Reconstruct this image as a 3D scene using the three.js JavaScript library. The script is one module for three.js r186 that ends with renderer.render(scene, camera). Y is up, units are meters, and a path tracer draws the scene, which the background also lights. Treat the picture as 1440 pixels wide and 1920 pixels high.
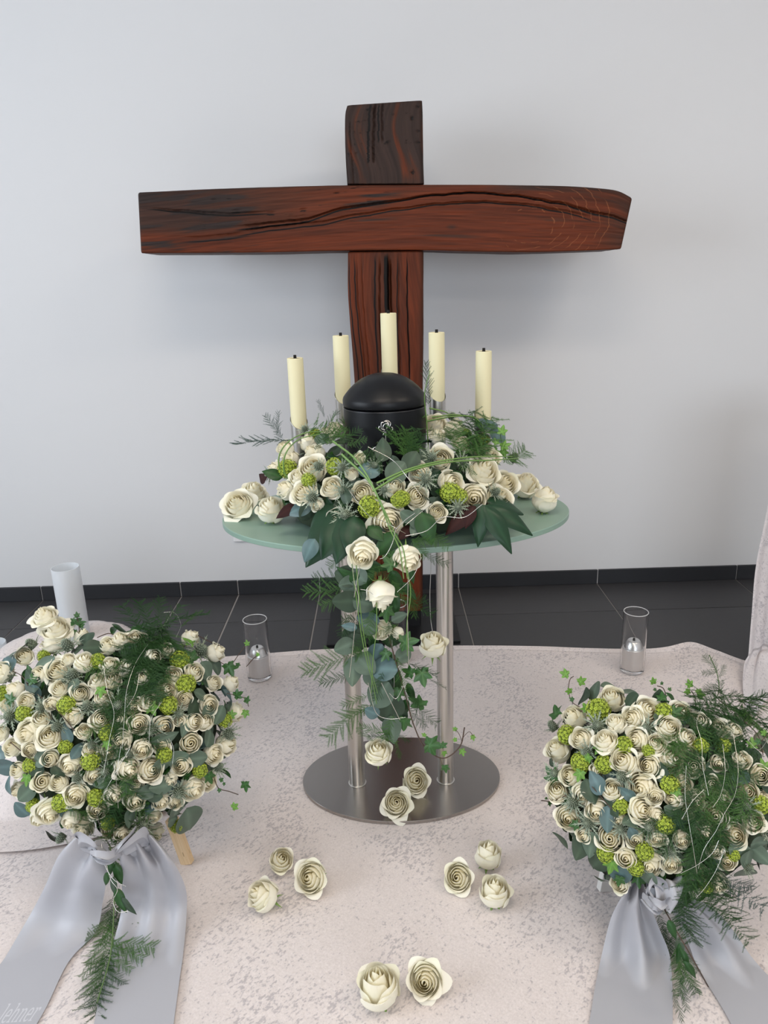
import * as THREE from 'three';
import { mergeGeometries } from 'three/addons/utils/BufferGeometryUtils.js';
import { RoundedBoxGeometry } from 'three/addons/geometries/RoundedBoxGeometry.js';
import { RectAreaLightUniformsLib } from 'three/addons/lights/RectAreaLightUniformsLib.js';

// ---------------------------------------------------------------- camera, light, exposure
const F = 1400, EYE = new THREE.Vector3(0, 1.276, 0), PITCH = 17.2, ROLL = -1.75;
const scene = new THREE.Scene();
const camera = new THREE.PerspectiveCamera(2 * Math.atan(960 / F) * 180 / Math.PI, 1440 / 1920, 0.05, 60);
camera.position.copy(EYE);
camera.rotation.order = 'YXZ';
camera.rotation.set(-PITCH * Math.PI / 180, 0, ROLL * Math.PI / 180);
camera.updateMatrixWorld(true);
scene.add(camera);
scene.background = new THREE.Color(0.55, 0.66, 0.8);
const renderer = new THREE.WebGLRenderer({ antialias: true });
renderer.toneMapping = THREE.LinearToneMapping;
renderer.toneMappingExposure = 1.2;
renderer.shadowMap.enabled = true;
RectAreaLightUniformsLib.init();
const COOL = new THREE.Color(0.84, 0.92, 1.0), WARM = new THREE.Color(1.0, 0.86, 0.70);
function areaLight(color, intensity, w, h, pos, look) {
  const l = new THREE.RectAreaLight(color, intensity, w, h);
  l.position.set(...pos); l.lookAt(...look); scene.add(l); return l;
}
// daylight through the two windows of the side wall and of the wall behind the photographer
areaLight(COOL, 5.3, 2.4, 1.7, [-3.38, 1.75, -0.2], [0, 1.75, -0.2]);
areaLight(COOL, 4.2, 3.2, 1.7, [0.9, 1.75, 4.36], [0.9, 1.75, 0]);
// the ceiling lamps
const PANELS = [[-0.2, -0.3], [1.9, -0.6], [0.2, 2.2]];
for (const [x, z] of PANELS) areaLight(WARM, 8.2, 1.2, 0.6, [x, 3.15, z], [x, 0, z]);

// ---------------------------------------------------------------- helpers
const V = (x, y, z) => new THREE.Vector3(x, y, z);
function mulberry(a) { return () => { a |= 0; a = a + 0x6D2B79F5 | 0; let t = Math.imul(a ^ a >>> 15, 1 | a); t = t + Math.imul(t ^ t >>> 7, 61 | t) ^ t; return ((t ^ t >>> 14) >>> 0) / 4294967296; }; }
let R = mulberry(7);
const rr = (a, b) => a + (b - a) * R();
const lerp = (a, b, t) => a + (b - a) * t, clamp = (x, a = 0, b = 1) => Math.min(b, Math.max(a, x));
const smooth = (a, b, x) => { const t = clamp((x - a) / (b - a)); return t * t * (3 - 2 * t); };
function hash2(x, y, s) { let h = Math.imul(x, 374761393) + Math.imul(y, 668265263) + Math.imul(s, 974634777); h = Math.imul(h ^ h >>> 13, 1274126177); return ((h ^ h >>> 16) >>> 0) / 4294967296; }
function noise(x, y, s = 0) {
  const i = Math.floor(x), j = Math.floor(y); let u = x - i, v = y - j; u = u * u * (3 - 2 * u); v = v * v * (3 - 2 * v);
  return lerp(lerp(hash2(i, j, s), hash2(i + 1, j, s), u), lerp(hash2(i, j + 1, s), hash2(i + 1, j + 1, s), u), v);
}
function pnoise(x, y, px, py, s = 0) {      // repeats after px, py cells
  const m = (a, n) => ((a % n) + n) % n, i = Math.floor(x), j = Math.floor(y); let u = x - i, v = y - j; u = u * u * (3 - 2 * u); v = v * v * (3 - 2 * v);
  const h = (a, b) => hash2(m(a, px), m(b, py), s);
  return lerp(lerp(h(i, j), h(i + 1, j), u), lerp(h(i, j + 1), h(i + 1, j + 1), u), v);
}
const fbm = (x, y, s = 0, o = 4) => { let a = 0, w = .5, t = 0; for (let k = 0; k < o; k++) { a += w * noise(x, y, s + k); t += w; x *= 2; y *= 2; w *= .5; } return a / t; };

// a pixel of the photograph to a direction, and to a point on a plane: used to read positions off, in metres
function ray(px, py) { return V((px - 720) / F, -(py - 960) / F, -1).applyQuaternion(camera.quaternion).normalize(); }
const onY = (px, py, h = 0) => { const d = ray(px, py); return EYE.clone().addScaledVector(d, (h - EYE.y) / d.y); };
const onZ = (px, py, z) => { const d = ray(px, py); return EYE.clone().addScaledVector(d, z / d.z); };
const FWD = V(0, 0, -1).applyQuaternion(camera.quaternion);
const depthOf = p => p.clone().sub(EYE).dot(FWD);
const metres = (D, p) => D / F * depthOf(p);
function onEll(px, py, E) {                 // where a line of sight meets a domed body; past its edge, the nearest point
  const qi = E.q.clone().invert(), o = EYE.clone().sub(E.c).applyQuaternion(qi), d = ray(px, py).applyQuaternion(qi), r = E.r;
  const O = V(o.x / r.x, o.y / r.y, o.z / r.z), D = V(d.x / r.x, d.y / r.y, d.z / r.z);
  const a = D.dot(D), b = O.dot(D), c = O.dot(O) - 1, disc = b * b - a * c;
  const t = disc > 0 ? (-b - Math.sqrt(disc)) / a : -b / a, P = O.addScaledVector(D, t);
  const over = Math.max(1, P.length());
  const n = V(P.x / r.x, P.y / r.y, P.z / r.z).normalize().applyQuaternion(E.q);
  const p = EYE.clone().addScaledVector(ray(px, py), t);
  return { p, n, over };
}

const used = {};
function numbered(n) { const k = used[n] = (used[n] ?? -1) + 1; return k ? n + '_' + String(k).padStart(3, '0') : n; }
function tag(o, label, category, group, kind) { if (label) o.userData.label = label; if (category) o.userData.category = category; if (group) o.userData.group = group; if (kind) o.userData.kind = kind; return o; }
function thing(name, label, category, pos, group) { const g = new THREE.Group(); g.name = numbered(name); g.position.copy(pos); scene.add(g); tag(g, label, category, group); return g; }
function part(name, geo, mat, parent, place = true) {          // a part given in world coordinates: its thing's base is taken off
  const m = new THREE.Mesh(geo, mat); m.name = numbered(name);
  if (parent) { parent.add(m); if (place) { parent.updateWorldMatrix(true, false); m.applyMatrix4(parent.matrixWorld.clone().invert()); } } else scene.add(m);
  return m;
}
function struct(name, geo, mat) { const m = new THREE.Mesh(geo, mat); m.name = name; m.userData.kind = 'structure'; scene.add(m); return m; }
function basis(y, z) { const Y = y.clone().normalize(), X = Y.clone().cross(z).normalize(), Z = X.clone().cross(Y); return new THREE.Matrix4().makeBasis(X, Y, Z); }
function setPose(m, p, y, z, s, base) { const M = basis(y, z); m.quaternion.setFromRotationMatrix(M); m.position.copy(p); if (base) m.position.sub(base); m.scale.set(s, s, s); return m; }
const perp = n => { const a = Math.abs(n.y) < .9 ? V(0, 1, 0) : V(1, 0, 0); return a.sub(n.clone().multiplyScalar(a.dot(n))).normalize(); };

class MB {                                  // collects vertices, with a colour each
  constructor() { this.p = []; this.i = []; this.c = []; this.uv = []; }
  v(x, y, z, c, u = 0, w = 0) { this.p.push(x, y, z); if (c) this.c.push(...c); this.uv.push(u, w); return this.p.length / 3 - 1; }
  t(a, b, c) { this.i.push(a, b, c); }
  grid(nu, nv, f, color) { const s = this.p.length / 3; for (let j = 0; j <= nv; j++) for (let i = 0; i <= nu; i++) { const q = f(i / nu, j / nv); this.v(q.x, q.y, q.z, color ? color(i / nu, j / nv) : null, q.u ?? i / nu, q.v ?? j / nv); } for (let j = 0; j < nv; j++) for (let i = 0; i < nu; i++) { const a = s + j * (nu + 1) + i, b = a + 1, c = a + nu + 1, d = c + 1; this.i.push(a, c, b, b, c, d); } return this; }
  geo() { const g = new THREE.BufferGeometry(); g.setAttribute('position', new THREE.Float32BufferAttribute(this.p, 3)); if (this.c.length) g.setAttribute('color', new THREE.Float32BufferAttribute(this.c, 3)); g.setAttribute('uv', new THREE.Float32BufferAttribute(this.uv, 2)); g.setIndex(this.i); g.computeVertexNormals(); return g; }
}
const tube = (pts, r, seg = 24, rad = 5, closed = false) => new THREE.TubeGeometry(new THREE.CatmullRomCurve3(pts, closed), seg, r, rad, closed);
function taperTube(pts, r0, r1, seg = 24, rad = 5) { const g = tube(pts, 1, seg, rad), c = new THREE.CatmullRomCurve3(pts), p = g.attributes.position, q = V(0, 0, 0); for (let i = 0; i <= seg; i++) { c.getPointAt(i / seg, q); const r = lerp(r0, r1, i / seg); for (let j = 0; j <= rad; j++) { const k = i * (rad + 1) + j; p.setXYZ(k, q.x + (p.getX(k) - q.x) * r, q.y + (p.getY(k) - q.y) * r, q.z + (p.getZ(k) - q.z) * r); } } g.computeVertexNormals(); return g; }

function dataTex(W, H, f, srgb = true, rep) {
  const d = new Uint8Array(W * H * 4);
  for (let y = 0; y < H; y++) for (let x = 0; x < W; x++) { const c = f(x, y), k = 4 * (y * W + x); d[k] = clamp(c[0], 0, 255); d[k + 1] = clamp(c[1], 0, 255); d[k + 2] = clamp(c[2], 0, 255); d[k + 3] = 255; }
  const t = new THREE.DataTexture(d, W, H); if (srgb) t.colorSpace = THREE.SRGBColorSpace; t.magFilter = THREE.LinearFilter; t.minFilter = THREE.LinearMipmapLinearFilter; t.generateMipmaps = true; t.wrapS = t.wrapT = THREE.RepeatWrapping; t.needsUpdate = true; return t;
}
const std = (color, roughness = .6, o = {}) => new THREE.MeshStandardMaterial({ color, roughness, ...o });
const phy = (color, roughness = .6, o = {}) => new THREE.MeshPhysicalMaterial({ color, roughness, ...o });

// ---------------------------------------------------------------- materials
const velvetTex = dataTex(1024, 1024, (x, y) => {
  const a = x / 1024, b = y / 1024, big = pnoise(a * 5, b * 5, 5, 5, 3) * .6 + pnoise(a * 11, b * 11, 11, 11, 4) * .4;
  const f1 = pnoise((a + b) * 120, (a - b) * 60 + 60, 120, 60, 8), f2 = pnoise((a + b) * 230, (a - b) * 130 + 130, 230, 130, 9), f3 = pnoise(a * 340, b * 340, 340, 340, 10), f4 = pnoise((a - b) * 100 + 100, (a + b) * 60, 100, 60, 12);
  const k = smooth(.57, .80, f1 * .34 + f2 * .34 + f4 * .14 + f3 * .18 + (big - .5) * .42);
  const soft = (big - .5) * 12 + (f3 - .5) * 12 + (f2 - .5) * 9;
  return [219 + soft - 40 * k, 209 + soft - 38 * k, 206 + soft - 34 * k];
});
const velvetBump = dataTex(512, 512, (x, y) => { const g = 128 + 70 * (pnoise(x / 3, y / 3, 171, 171, 2) - .5) + 80 * (pnoise(x / 16, y / 16, 32, 32, 5) - .5); return [g, g, g]; }, false);
function velvet(rep, o = {}) { const m = velvetTex.clone(), b = velvetBump.clone(); m.repeat.set(rep, rep); b.repeat.set(rep, rep); m.needsUpdate = b.needsUpdate = true; return phy(0xffffff, .8, { map: m, bumpMap: b, bumpScale: .0015, sheen: .35, sheenRoughness: .5, sheenColor: new THREE.Color(.9, .88, .88), ...o }); }
const M = {
  wall: std(new THREE.Color(.69, .69, .70), .9, { bumpMap: dataTex(256, 256, (x, y) => { const g = 128 + 110 * (pnoise(x / 4, y / 4, 64, 64, 1) - .5); return [g, g, g]; }, false), bumpScale: .0006 }),
  ceiling: std(new THREE.Color(.8, .8, .79), .9),
  grout: std(new THREE.Color(.30, .28, .265), .9),
  steel: std(new THREE.Color(.62, .60, .57), .3, { metalness: 1, bumpMap: dataTex(64, 512, (x, y) => { const g = 128 + 90 * (hash2(x, y >> 1, 3) - .5); return [g, g, g]; }, false), bumpScale: .00004 }),
  glassTop: phy(new THREE.Color(.275, .41, .335), .36, { transmission: .18, thickness: .01, ior: 1.5 }),
  urn: phy(new THREE.Color(.004, .0045, .006), .4, { specularIntensity: .55 }),
  silver: std(new THREE.Color(.80, .76, .74), .32, { metalness: 1 }),
  wax: phy(new THREE.Color(.80, .735, .475), .55, { transmission: 0 }),
  wick: std(0x14110f, .9),
  blackSteel: std(new THREE.Color(.022, .022, .024), .45, { metalness: .6 }),
  clear: phy(0xffffff, .03, { transmission: 1, thickness: .003, ior: 1.3 }),
  rimGlass: phy(new THREE.Color(.8, .8, .8), .5, { transmission: .3, thickness: 0 }),
  frost: phy(new THREE.Color(.86, .88, .90), .5, { transmission: .55, thickness: 0, ior: 1.45 }),
  alu: std(new THREE.Color(.72, .71, .70), .34, { metalness: 1 }),
  pine: std(0xffffff, .7, { map: dataTex(256, 256, (x, y) => { const g = 16 * (noise(x / 5, y / 90, 4) - .5) + 10 * (noise(x / 22, y / 200, 5) - .5); const knot = Math.hypot((x - 150) / 1.0, (y - 60) / 1.5) < 9 ? 70 : 0; return [222 + g - knot, 192 + g * 1.3 - knot, 152 + g * 1.6 - knot]; }) }),
  whiteWood: std(new THREE.Color(.74, .72, .69), .6),
  petal: phy(0xffffff, 1, { vertexColors: true, transmission: .26, thickness: 0, specularIntensity: .3 }),
  sepal: phy(new THREE.Color(.20, .33, .07), .6, { transmission: .15, thickness: 0 }),
  viburnum: phy(0xffffff, .65, { vertexColors: true, transmission: .12, thickness: 0 }),
  thistle: std(0xffffff, .65, { vertexColors: true }),
  bract: std(0xffffff, .6, { vertexColors: true }),
  euc: phy(new THREE.Color(.098, .142, .104), .52, { specularIntensity: .7, vertexColors: true, transmission: .08, thickness: 0 }),
  eucBlue: phy(new THREE.Color(.085, .145, .15), .42, { specularIntensity: .8, vertexColors: true, transmission: .06, thickness: 0 }),
  eucDark: phy(new THREE.Color(.040, .066, .042), .45, { specularIntensity: .6, vertexColors: true }),
  green: phy(new THREE.Color(.020, .066, .017), .42, { specularIntensity: .6, vertexColors: true, transmission: .06, thickness: 0 }),
  ivy: phy(new THREE.Color(.030, .105, .022), .42, { vertexColors: true, transmission: .12, thickness: 0 }),
  ivyLight: phy(new THREE.Color(.13, .29, .045), .45, { vertexColors: true, transmission: .2, thickness: 0 }),
  fatsia: phy(new THREE.Color(.012, .042, .019), .4, { specularIntensity: .6, vertexColors: true }),
  red: phy(new THREE.Color(.028, .008, .007), .6, { specularIntensity: .4, vertexColors: true }),
  fern: std(new THREE.Color(.030, .095, .022), .6), fernGrey: std(new THREE.Color(.09, .14, .12), .65), fernLight: std(new THREE.Color(.075, .18, .038), .6),
  moss: std(new THREE.Color(.028, .045, .022), .95),
  stem: std(new THREE.Color(.075, .045, .03), .7), stemGreen: std(new THREE.Color(.10, .17, .05), .6),
  grass: std(new THREE.Color(.15, .27, .07), .45), wire: std(new THREE.Color(.82, .80, .74), .25, { metalness: 1 }),
  thread: std(new THREE.Color(.42, .40, .38), .5),
  plastic: std(new THREE.Color(.82, .82, .83), .4), hole: std(0x0b0b0b, .8),
  seam: std(new THREE.Color(.50, .40, .34), .9),
};

// ---------------------------------------------------------------- the room
const WZ = -2.99, FLOOR_T = .2;
{
  const H = 3.2, XL = -3.5, XR = 3.3, ZF = 4.5;
  const box = (x0, x1, y0, y1, z0, z1) => new THREE.BoxGeometry(x1 - x0, y1 - y0, z1 - z0).translate((x0 + x1) / 2, (y0 + y1) / 2, (z0 + z1) / 2);
  struct('wall_back', box(XL - .2, XR + .2, 0, H, WZ - .2, WZ), M.wall);
  struct('wall_right', box(XR, XR + .2, 0, H, WZ, ZF), M.wall);
  // walls with a window opening
  const holed = (long, tall, w0, w1, y0, y1) => { const s = new THREE.Shape(); s.moveTo(0, 0); s.lineTo(long, 0); s.lineTo(long, tall); s.lineTo(0, tall); s.closePath(); const h = new THREE.Path(); h.moveTo(w0, y0); h.lineTo(w0, y1); h.lineTo(w1, y1); h.lineTo(w1, y0); h.closePath(); s.holes.push(h); return new THREE.ExtrudeGeometry(s, { depth: .2, bevelEnabled: false }); };
  const gl = holed(ZF - WZ, H, -.2 - 1.25 - WZ, -.2 + 1.25 - WZ, .85, 2.65); gl.rotateY(-Math.PI / 2); gl.translate(XL, 0, WZ); struct('wall_left', gl, M.wall);
  const gf = holed(XR - XL, H, -.75 - XL, 2.55 - XL, .85, 2.65); gf.translate(XL, 0, ZF); struct('wall_front', gf, M.wall);
  struct('ceiling', box(XL - .2, XR + .2, H, H + .2, WZ - .2, ZF + .2), M.ceiling);
  const pane = phy(0xffffff, .02, { transmission: 1, thickness: 0 });
  const frame = (n, w, h, place) => {
    const g = new THREE.Group(); g.name = n; g.userData.kind = 'structure'; place(g); scene.add(g);
    const bars = [[-w / 2 + .03, 0, .06, h], [w / 2 - .03, 0, .06, h], [0, -h / 2 + .03, w, .06], [0, h / 2 - .03, w, .06], [0, 0, .05, h]].map(([x, y, a, b]) => new THREE.BoxGeometry(a, b, .06).translate(x, y, 0));
    const f = new THREE.Mesh(mergeGeometries(bars), M.plastic); f.name = numbered('window_frame'); g.add(f);
    for (const s of [-1, 1]) { const p = new THREE.Mesh(new THREE.PlaneGeometry(w / 2 - .08, h - .12).translate(s * w / 4, 0, 0), pane); p.name = numbered('pane'); g.add(p); }
  };
  frame('window_1', 2.5, 1.8, g => { g.position.set(XL - .1, 1.75, -.2); g.rotation.y = Math.PI / 2; });
  frame('window_2', 3.3, 1.8, g => { g.position.set(.9, 1.75, ZF + .1); });

  // floor: grey-black stone tiles on a bed of grout, each tile its own piece
  const floor = struct('floor', box(XL - .2, XR + .2, -FLOOR_T, -.0025, WZ - .2, ZF + .2), M.grout);
  const slate = [0, 1, 2].map(k => std(new THREE.Color(.040, .039, .042).multiplyScalar(.93 + .07 * k), .48, { bumpMap: dataTex(256, 256, (x, y) => { const g = 128 + 60 * (pnoise(x / 6, y / 6, 42, 42, k) - .5) + 60 * (pnoise(x / 30, y / 30, 8, 8, k + 3) - .5); return [g, g, g]; }, false), bumpScale: .0006 }));
  const xs = [447, 860, 1120, 1382].map(x => onZ(x, lerp(1124, 1086, x / 1400), WZ + .01).x);
  const T = xs[2] - xs[1], x0 = xs[1], cuts = [];
  for (let k = -7; k <= 6; k++) cuts.push(x0 + k * T);
  const joint = xs[0]; cuts.push(joint); cuts.sort((a, b) => a - b);
  const inX = cuts.filter(x => x > XL && x < XR); const X = [XL, ...inX, XR];
  const Z = [WZ]; let z = WZ + .285; while (z < ZF) { Z.push(z); z += T; } Z.push(ZF);
  const shared = {};
  for (let i = 0; i + 1 < X.length; i++) for (let j = 0; j + 1 < Z.length; j++) {
    const w = X[i + 1] - X[i] - .004 - (X[i] === joint || X[i + 1] === joint ? .003 : 0), d = Z[j + 1] - Z[j] - .004; if (w < .02 || d < .02) continue;
    const key = w.toFixed(3) + '|' + d.toFixed(3); const g = shared[key] ??= new RoundedBoxGeometry(w, .012, d, 1, .0012);
    const t = new THREE.Mesh(g, slate[Math.floor(hash2(i, j, 5) * 3)]); t.name = numbered('tile'); t.position.set((X[i] + X[i + 1]) / 2, -.006, (Z[j] + Z[j + 1]) / 2); floor.add(t);
  }
  // skirting of the same stone, cut to the same joints
  const bb = struct('baseboard_back', box(XL, XR, 0, .063, WZ, WZ + .006), std(new THREE.Color(.52, .51, .52), .8));
  const slateSk = std(new THREE.Color(.020, .021, .025), .5);
  for (let i = 0; i + 1 < X.length; i++) { const w = X[i + 1] - X[i] - .005; if (w < .02) continue; const t = new THREE.Mesh(new RoundedBoxGeometry(w, .064, .011, 1, .0015), slateSk); t.name = numbered('skirting_tile'); t.position.set((X[i] + X[i + 1]) / 2, .0325, WZ + .0065); bb.add(t); }
  // ceiling lamps
  const glow = std(0xffffff, .5, { emissive: new THREE.Color(1, .92, .82), emissiveIntensity: 1.0 });
  PANELS.forEach(([x, z], i) => {
    const t = thing('ceiling_lamp', ['flat white ceiling lamp over the urn table', 'flat white ceiling lamp beside the right wall', 'flat white ceiling lamp behind the photographer'][i], 'lamp', V(x, H, z));
    part('lamp_housing', new RoundedBoxGeometry(1.26, .03, .66, 2, .008).translate(x, H - .015, z), M.plastic, t);
    part('diffuser', new THREE.BoxGeometry(1.2, .008, .6).translate(x, H - .034, z), glow, t);
  });
  // double power socket, low on the wall behind the table
  const c = onZ(471, 997, WZ), s = thing('power_socket', 'white double power socket low on the wall behind the glass table', 'socket', c);
  part('cover_plate', new RoundedBoxGeometry(.152, .081, .011, 3, .004).translate(c.x, c.y, WZ + .0055), M.plastic, s);
  for (const k of [-1, 1]) {
    const x = c.x + k * .036;
    const ring = new THREE.LatheGeometry([[.0, .0012], [.0185, .0012], [.0195, .007], [.0215, .007], [.0225, 0]].map(a => new THREE.Vector2(...a)), 32).rotateX(Math.PI / 2).translate(x, c.y, WZ + .0105);
    const d = part('socket_well', ring, M.plastic, s);
    for (const h of [-1, 1]) part('contact_hole', new THREE.CylinderGeometry(.0025, .0025, .001, 12).rotateX(Math.PI / 2).translate(x + h * .0095, c.y, WZ + .0123), M.hole, s);
  }
}

// ---------------------------------------------------------------- the oak cross
{
  const ZF = -2.565, DEP = .215;
  const C = V(onZ(722, 800, ZF).x, 0, ZF - DEP / 2);
  const cross = thing('oak_cross', 'tall dark red-brown oak beam cross with long drying cracks on a black floor plate', 'cross', C);
  // one hewn timber: edge A and edge B are its two outlines in front, read in metres; cracks run along it
  function timber(A, B, o) {
    const cA = new THREE.CatmullRomCurve3(A.map(([x, y]) => onZ(x, y, o.z))), cB = new THREE.CatmullRomCurve3(B.map(([x, y]) => onZ(x, y, o.z)));
    const L = cA.getLength(), ns = o.ns, prof = [];          // prof: [p across 0..1, q depth 0..1, front?]
    const W = cA.getPoint(.5).distanceTo(cB.getPoint(.5)), r = o.round ?? .008, nf = o.nf;
    const arc = (cx, cy, a0) => { for (let k = 0; k <= 4; k++) { const a = a0 + k / 4 * Math.PI / 2; prof.push([cx + r / W * Math.cos(a), cy + r / DEP * Math.sin(a)]); } };
    arc(1 - r / W, 1 - r / DEP, 0); // B side, front corner: from side to front
    for (let k = 1; k < nf; k++) prof.push([1 - r / W - (1 - 2 * r / W) * k / nf, 1]);
    arc(r / W, 1 - r / DEP, Math.PI / 2); for (let k = 1; k < 8; k++) prof.push([0, 1 - r / DEP - (1 - 2 * r / DEP) * k / 8]);
    arc(r / W, r / DEP, Math.PI); for (let k = 1; k < 8; k++) prof.push([r / W + (1 - 2 * r / W) * k / 8, 0]);
    arc(1 - r / W, r / DEP, Math.PI * 1.5); for (let k = 1; k < 8; k++) prof.push([1, r / DEP + (1 - 2 * r / DEP) * k / 8]);
    const n = prof.length, mb = new MB(), rows = [], per = [0];
    for (let k = 1; k <= n; k++) { const a = prof[k - 1], b = prof[k % n]; per.push(per[k - 1] + Math.hypot((a[0] - b[0]) * W, (a[1] - b[1]) * DEP)); }
    const put = (s, shrink, out) => {
      const a = cA.getPointAt(clamp(s)), b = cB.getPointAt(clamp(s)), dir = cA.getTangentAt(clamp(s)), row = [];
      for (let k = 0; k <= n; k++) {
        let [p, q] = prof[k % n]; const ps = .5 + (p - .5) * shrink, qs = .5 + (q - .5) * shrink;
        const pos = a.clone().lerp(b, ps); pos.z = o.z - DEP * (1 - qs) + (o.dz ?? 0);
        pos.addScaledVector(dir, out);
        if (shrink === 1) {
          let dep = 0; const front = q > .98;
          if (front) dep = o.crack(s, p) + .0012 * (fbm(s * L * 9, p * W * 140, o.seed) - .5) * 2; else dep = .0012 * (fbm(s * L * 9, (p + q) * 30, o.seed + 5) - .5) * 2;
          pos.z -= (front ? dep : 0); if (!front && q < .98 && (p > .99 || p < .01)) pos.addScaledVector(b.clone().sub(a).normalize(), (p > .5 ? -1 : 1) * (dep + .002 * (fbm(s * L * 4, 3 + p, o.seed + 9) - .5)));
        }
        row.push(mb.v(pos.x, pos.y, pos.z, null, s, per[k] / per[n]));
      }
      rows.push(row);
    };
    put(0, .02, 0); put(0, .96, 0); put(.0, .992, .002); for (let i = 0; i <= ns; i++) put(lerp(.004, .996, i / ns), 1, 0); put(1, .992, -.002); put(1, .96, 0); put(1, .02, 0);
    for (let j = 0; j + 1 < rows.length; j++) for (let k = 0; k < n; k++) { const a = rows[j][k], b = rows[j][k + 1], c = rows[j + 1][k], d = rows[j + 1][k + 1]; o.flip ? mb.i.push(a, b, c, b, d, c) : mb.i.push(a, c, b, b, c, d); }
    const frontEnd = per[5 + nf + 4] / per[n];
    const tex = dataTex(o.tw, o.th, (x, y) => {
      const s = (x + .5) / o.tw, t = (y + .5) / o.th, front = t < frontEnd, p = front ? 1 - t / frontEnd : t * 4 % 1, l = s * L, w = p * W;
      const warp = o.grain(s, p), g1 = fbm(l * 7, (w + warp) * 170, o.seed, 3), g2 = noise(l * 22, (w + warp) * 520, o.seed + 7), g3 = fbm(l * 2.3, (w + warp) * 26, o.seed + 11, 3);
      let c = [106, 49, 25]; const tone = .66 + .36 * g1 + .14 * g2 + .30 * (g3 - .5); c = c.map(v => v * tone);
      let dark = front ? o.dark(s, p, fbm(l * 4, (w + warp) * 40, o.seed + 21, 4)) : .25 + .5 * fbm(l * 3, w * 20, o.seed + 22);
      dark = clamp(dark); c = [lerp(c[0], 38 + 24 * g1, dark), lerp(c[1], 30 + 20 * g1, dark), lerp(c[2], 28 + 18 * g1, dark)];
      if (front) { const k = clamp(o.crack(s, p) / .004); c = c.map((v, i) => lerp(v, [14, 9, 8][i], k)); const f = o.fleck ? o.fleck(s, p) : 0; c = [lerp(c[0], 150, f), lerp(c[1], 94, f), lerp(c[2], 58, f)]; }
      return c;
    });
    const mat = phy(new THREE.Color(.88, .86, .86), .55, { map: tex, specularIntensity: .35 }); const g = mb.geo(); return part(o.name, g, mat, cross);
  }
  const line = pts => s => { let k = 0; while (k + 2 < pts.length && pts[k + 1][0] < s) k++; const a = pts[k], b = pts[k + 1], t = smooth(0, 1, (s - a[0]) / (b[0] - a[0])); return lerp(a[1], b[1], (s - a[0]) / (b[0] - a[0]) * .6 + t * .4); };
  const groove = (c, from, to, wid, dep, W, jag = 1) => (s, p) => { if (s < from || s > to) return 0; const e = smooth(from, from + .06, s) * (to >= 1 ? 1 : 1 - smooth(to - .06, to, s)); const d = Math.abs(p - c(s) - .012 * jag * (noise(s * 60, 1, 3) - .5)) * W; return dep * e * (1 - smooth(wid * .35, wid, d)); };
  // crossbeam: p = 0 at the bottom edge, 1 at the top
  const px = x => (x - 258) / (1176 - 258), py = (x, y) => { const b = lerp(475, 469, px(x)), t = lerp(358, 352, px(x)); return (b - y) / (b - t); };
  const c1 = line([[440, 425], [560, 416], [640, 395], [720, 385], [800, 373], [880, 368], [960, 372], [1040, 382], [1110, 397], [1180, 405]].map(([x, y]) => [px(x), py(x, y)])), c2 = line([[430, 436], [520, 426], [600, 419], [660, 408], [740, 397], [820, 387], [900, 383], [980, 386], [1060, 397], [1120, 410]].map(([x, y]) => [px(x), py(x, y)]));
  const c3 = line([[258, 386], [330, 394], [420, 402], [520, 400]].map(([x, y]) => [px(x), py(x, y)])), c4 = line([[320, 446], [400, 442], [480, 434]].map(([x, y]) => [px(x), py(x, y)]));
  const gb = [groove(c1, px(430), 1, .0030, .011, .21), groove(c2, px(430), px(1125), .0024, .007, .21), groove(c3, 0, px(520), .003, .005, .21), groove(c4, px(320), px(480), .0028, .004, .21)];
  const bend = (s) => .055 * Math.sin((s - .15) * 3.2);
  timber([[264, 475], [400, 474], [520, 473], [650, 470], [795, 469], [900, 472], [1000, 473], [1100, 470], [1165, 467]], [[258, 361], [400, 354], [520, 350], [650, 347], [790, 346], [900, 346], [980, 347], [1060, 348.5], [1115, 352], [1160, 358], [1186, 371]], {
    name: 'crossbeam', z: ZF, ns: 380, nf: 84, tw: 2048, th: 1024, seed: 31, round: .006, crack: (s, p) => Math.max(...gb.map(f => f(s, p)), .004 * smooth(.72, .86, fbm(s * 30, p * 26, 77)) * (1 - smooth(.35, .6, s)) * smooth(.3, .6, p)),
    grain: (s, p) => -bend(s), dark: (s, p, n) => { const a = (1 - smooth(.05, .52, s)) * smooth(.28, .55, p + .12 * (n - .5)) * .75 + smooth(.58, .8, n) * .7 * (1 - smooth(.45, .7, s)); const top = smooth(.88, 1.02, p + .2 * (n - .5)) * .8; const knot = smooth(.05, .0, Math.hypot((s - .64) * 3.2, p - .42)) * .6; return Math.max(a + .5 * smooth(.62, .8, n), top, smooth(.93, 1.03, s + .1 * (n - .5)) * .6, knot); },
    fleck: (s, p) => { if (s < .74) return 0; const cx = .80, cy = .45, dx = (s - cx) * 4.3, dy = (p - cy) * .9; const rad = Math.hypot(dx, dy) + .08 * (fbm(s * 22, p * 7, 90) - .5), a = Math.atan2(dy, dx); const ring = Math.abs(((rad * 12) % 1) - .5); return .6 * (1 - smooth(.02, .07, ring)) * smooth(.42, .62, noise(a * 5 + rad * 3, rad * 9, 91)) * (rad < .75 ? 1 : 0) * smooth(.12, .2, rad) * (dx > -.2 ? 1 : .35); },
  });
  // uprights: p = 0 at the left edge of the timber, 1 at the other; s runs downward
  const lx = (x) => (x - 655) / 139;
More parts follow.
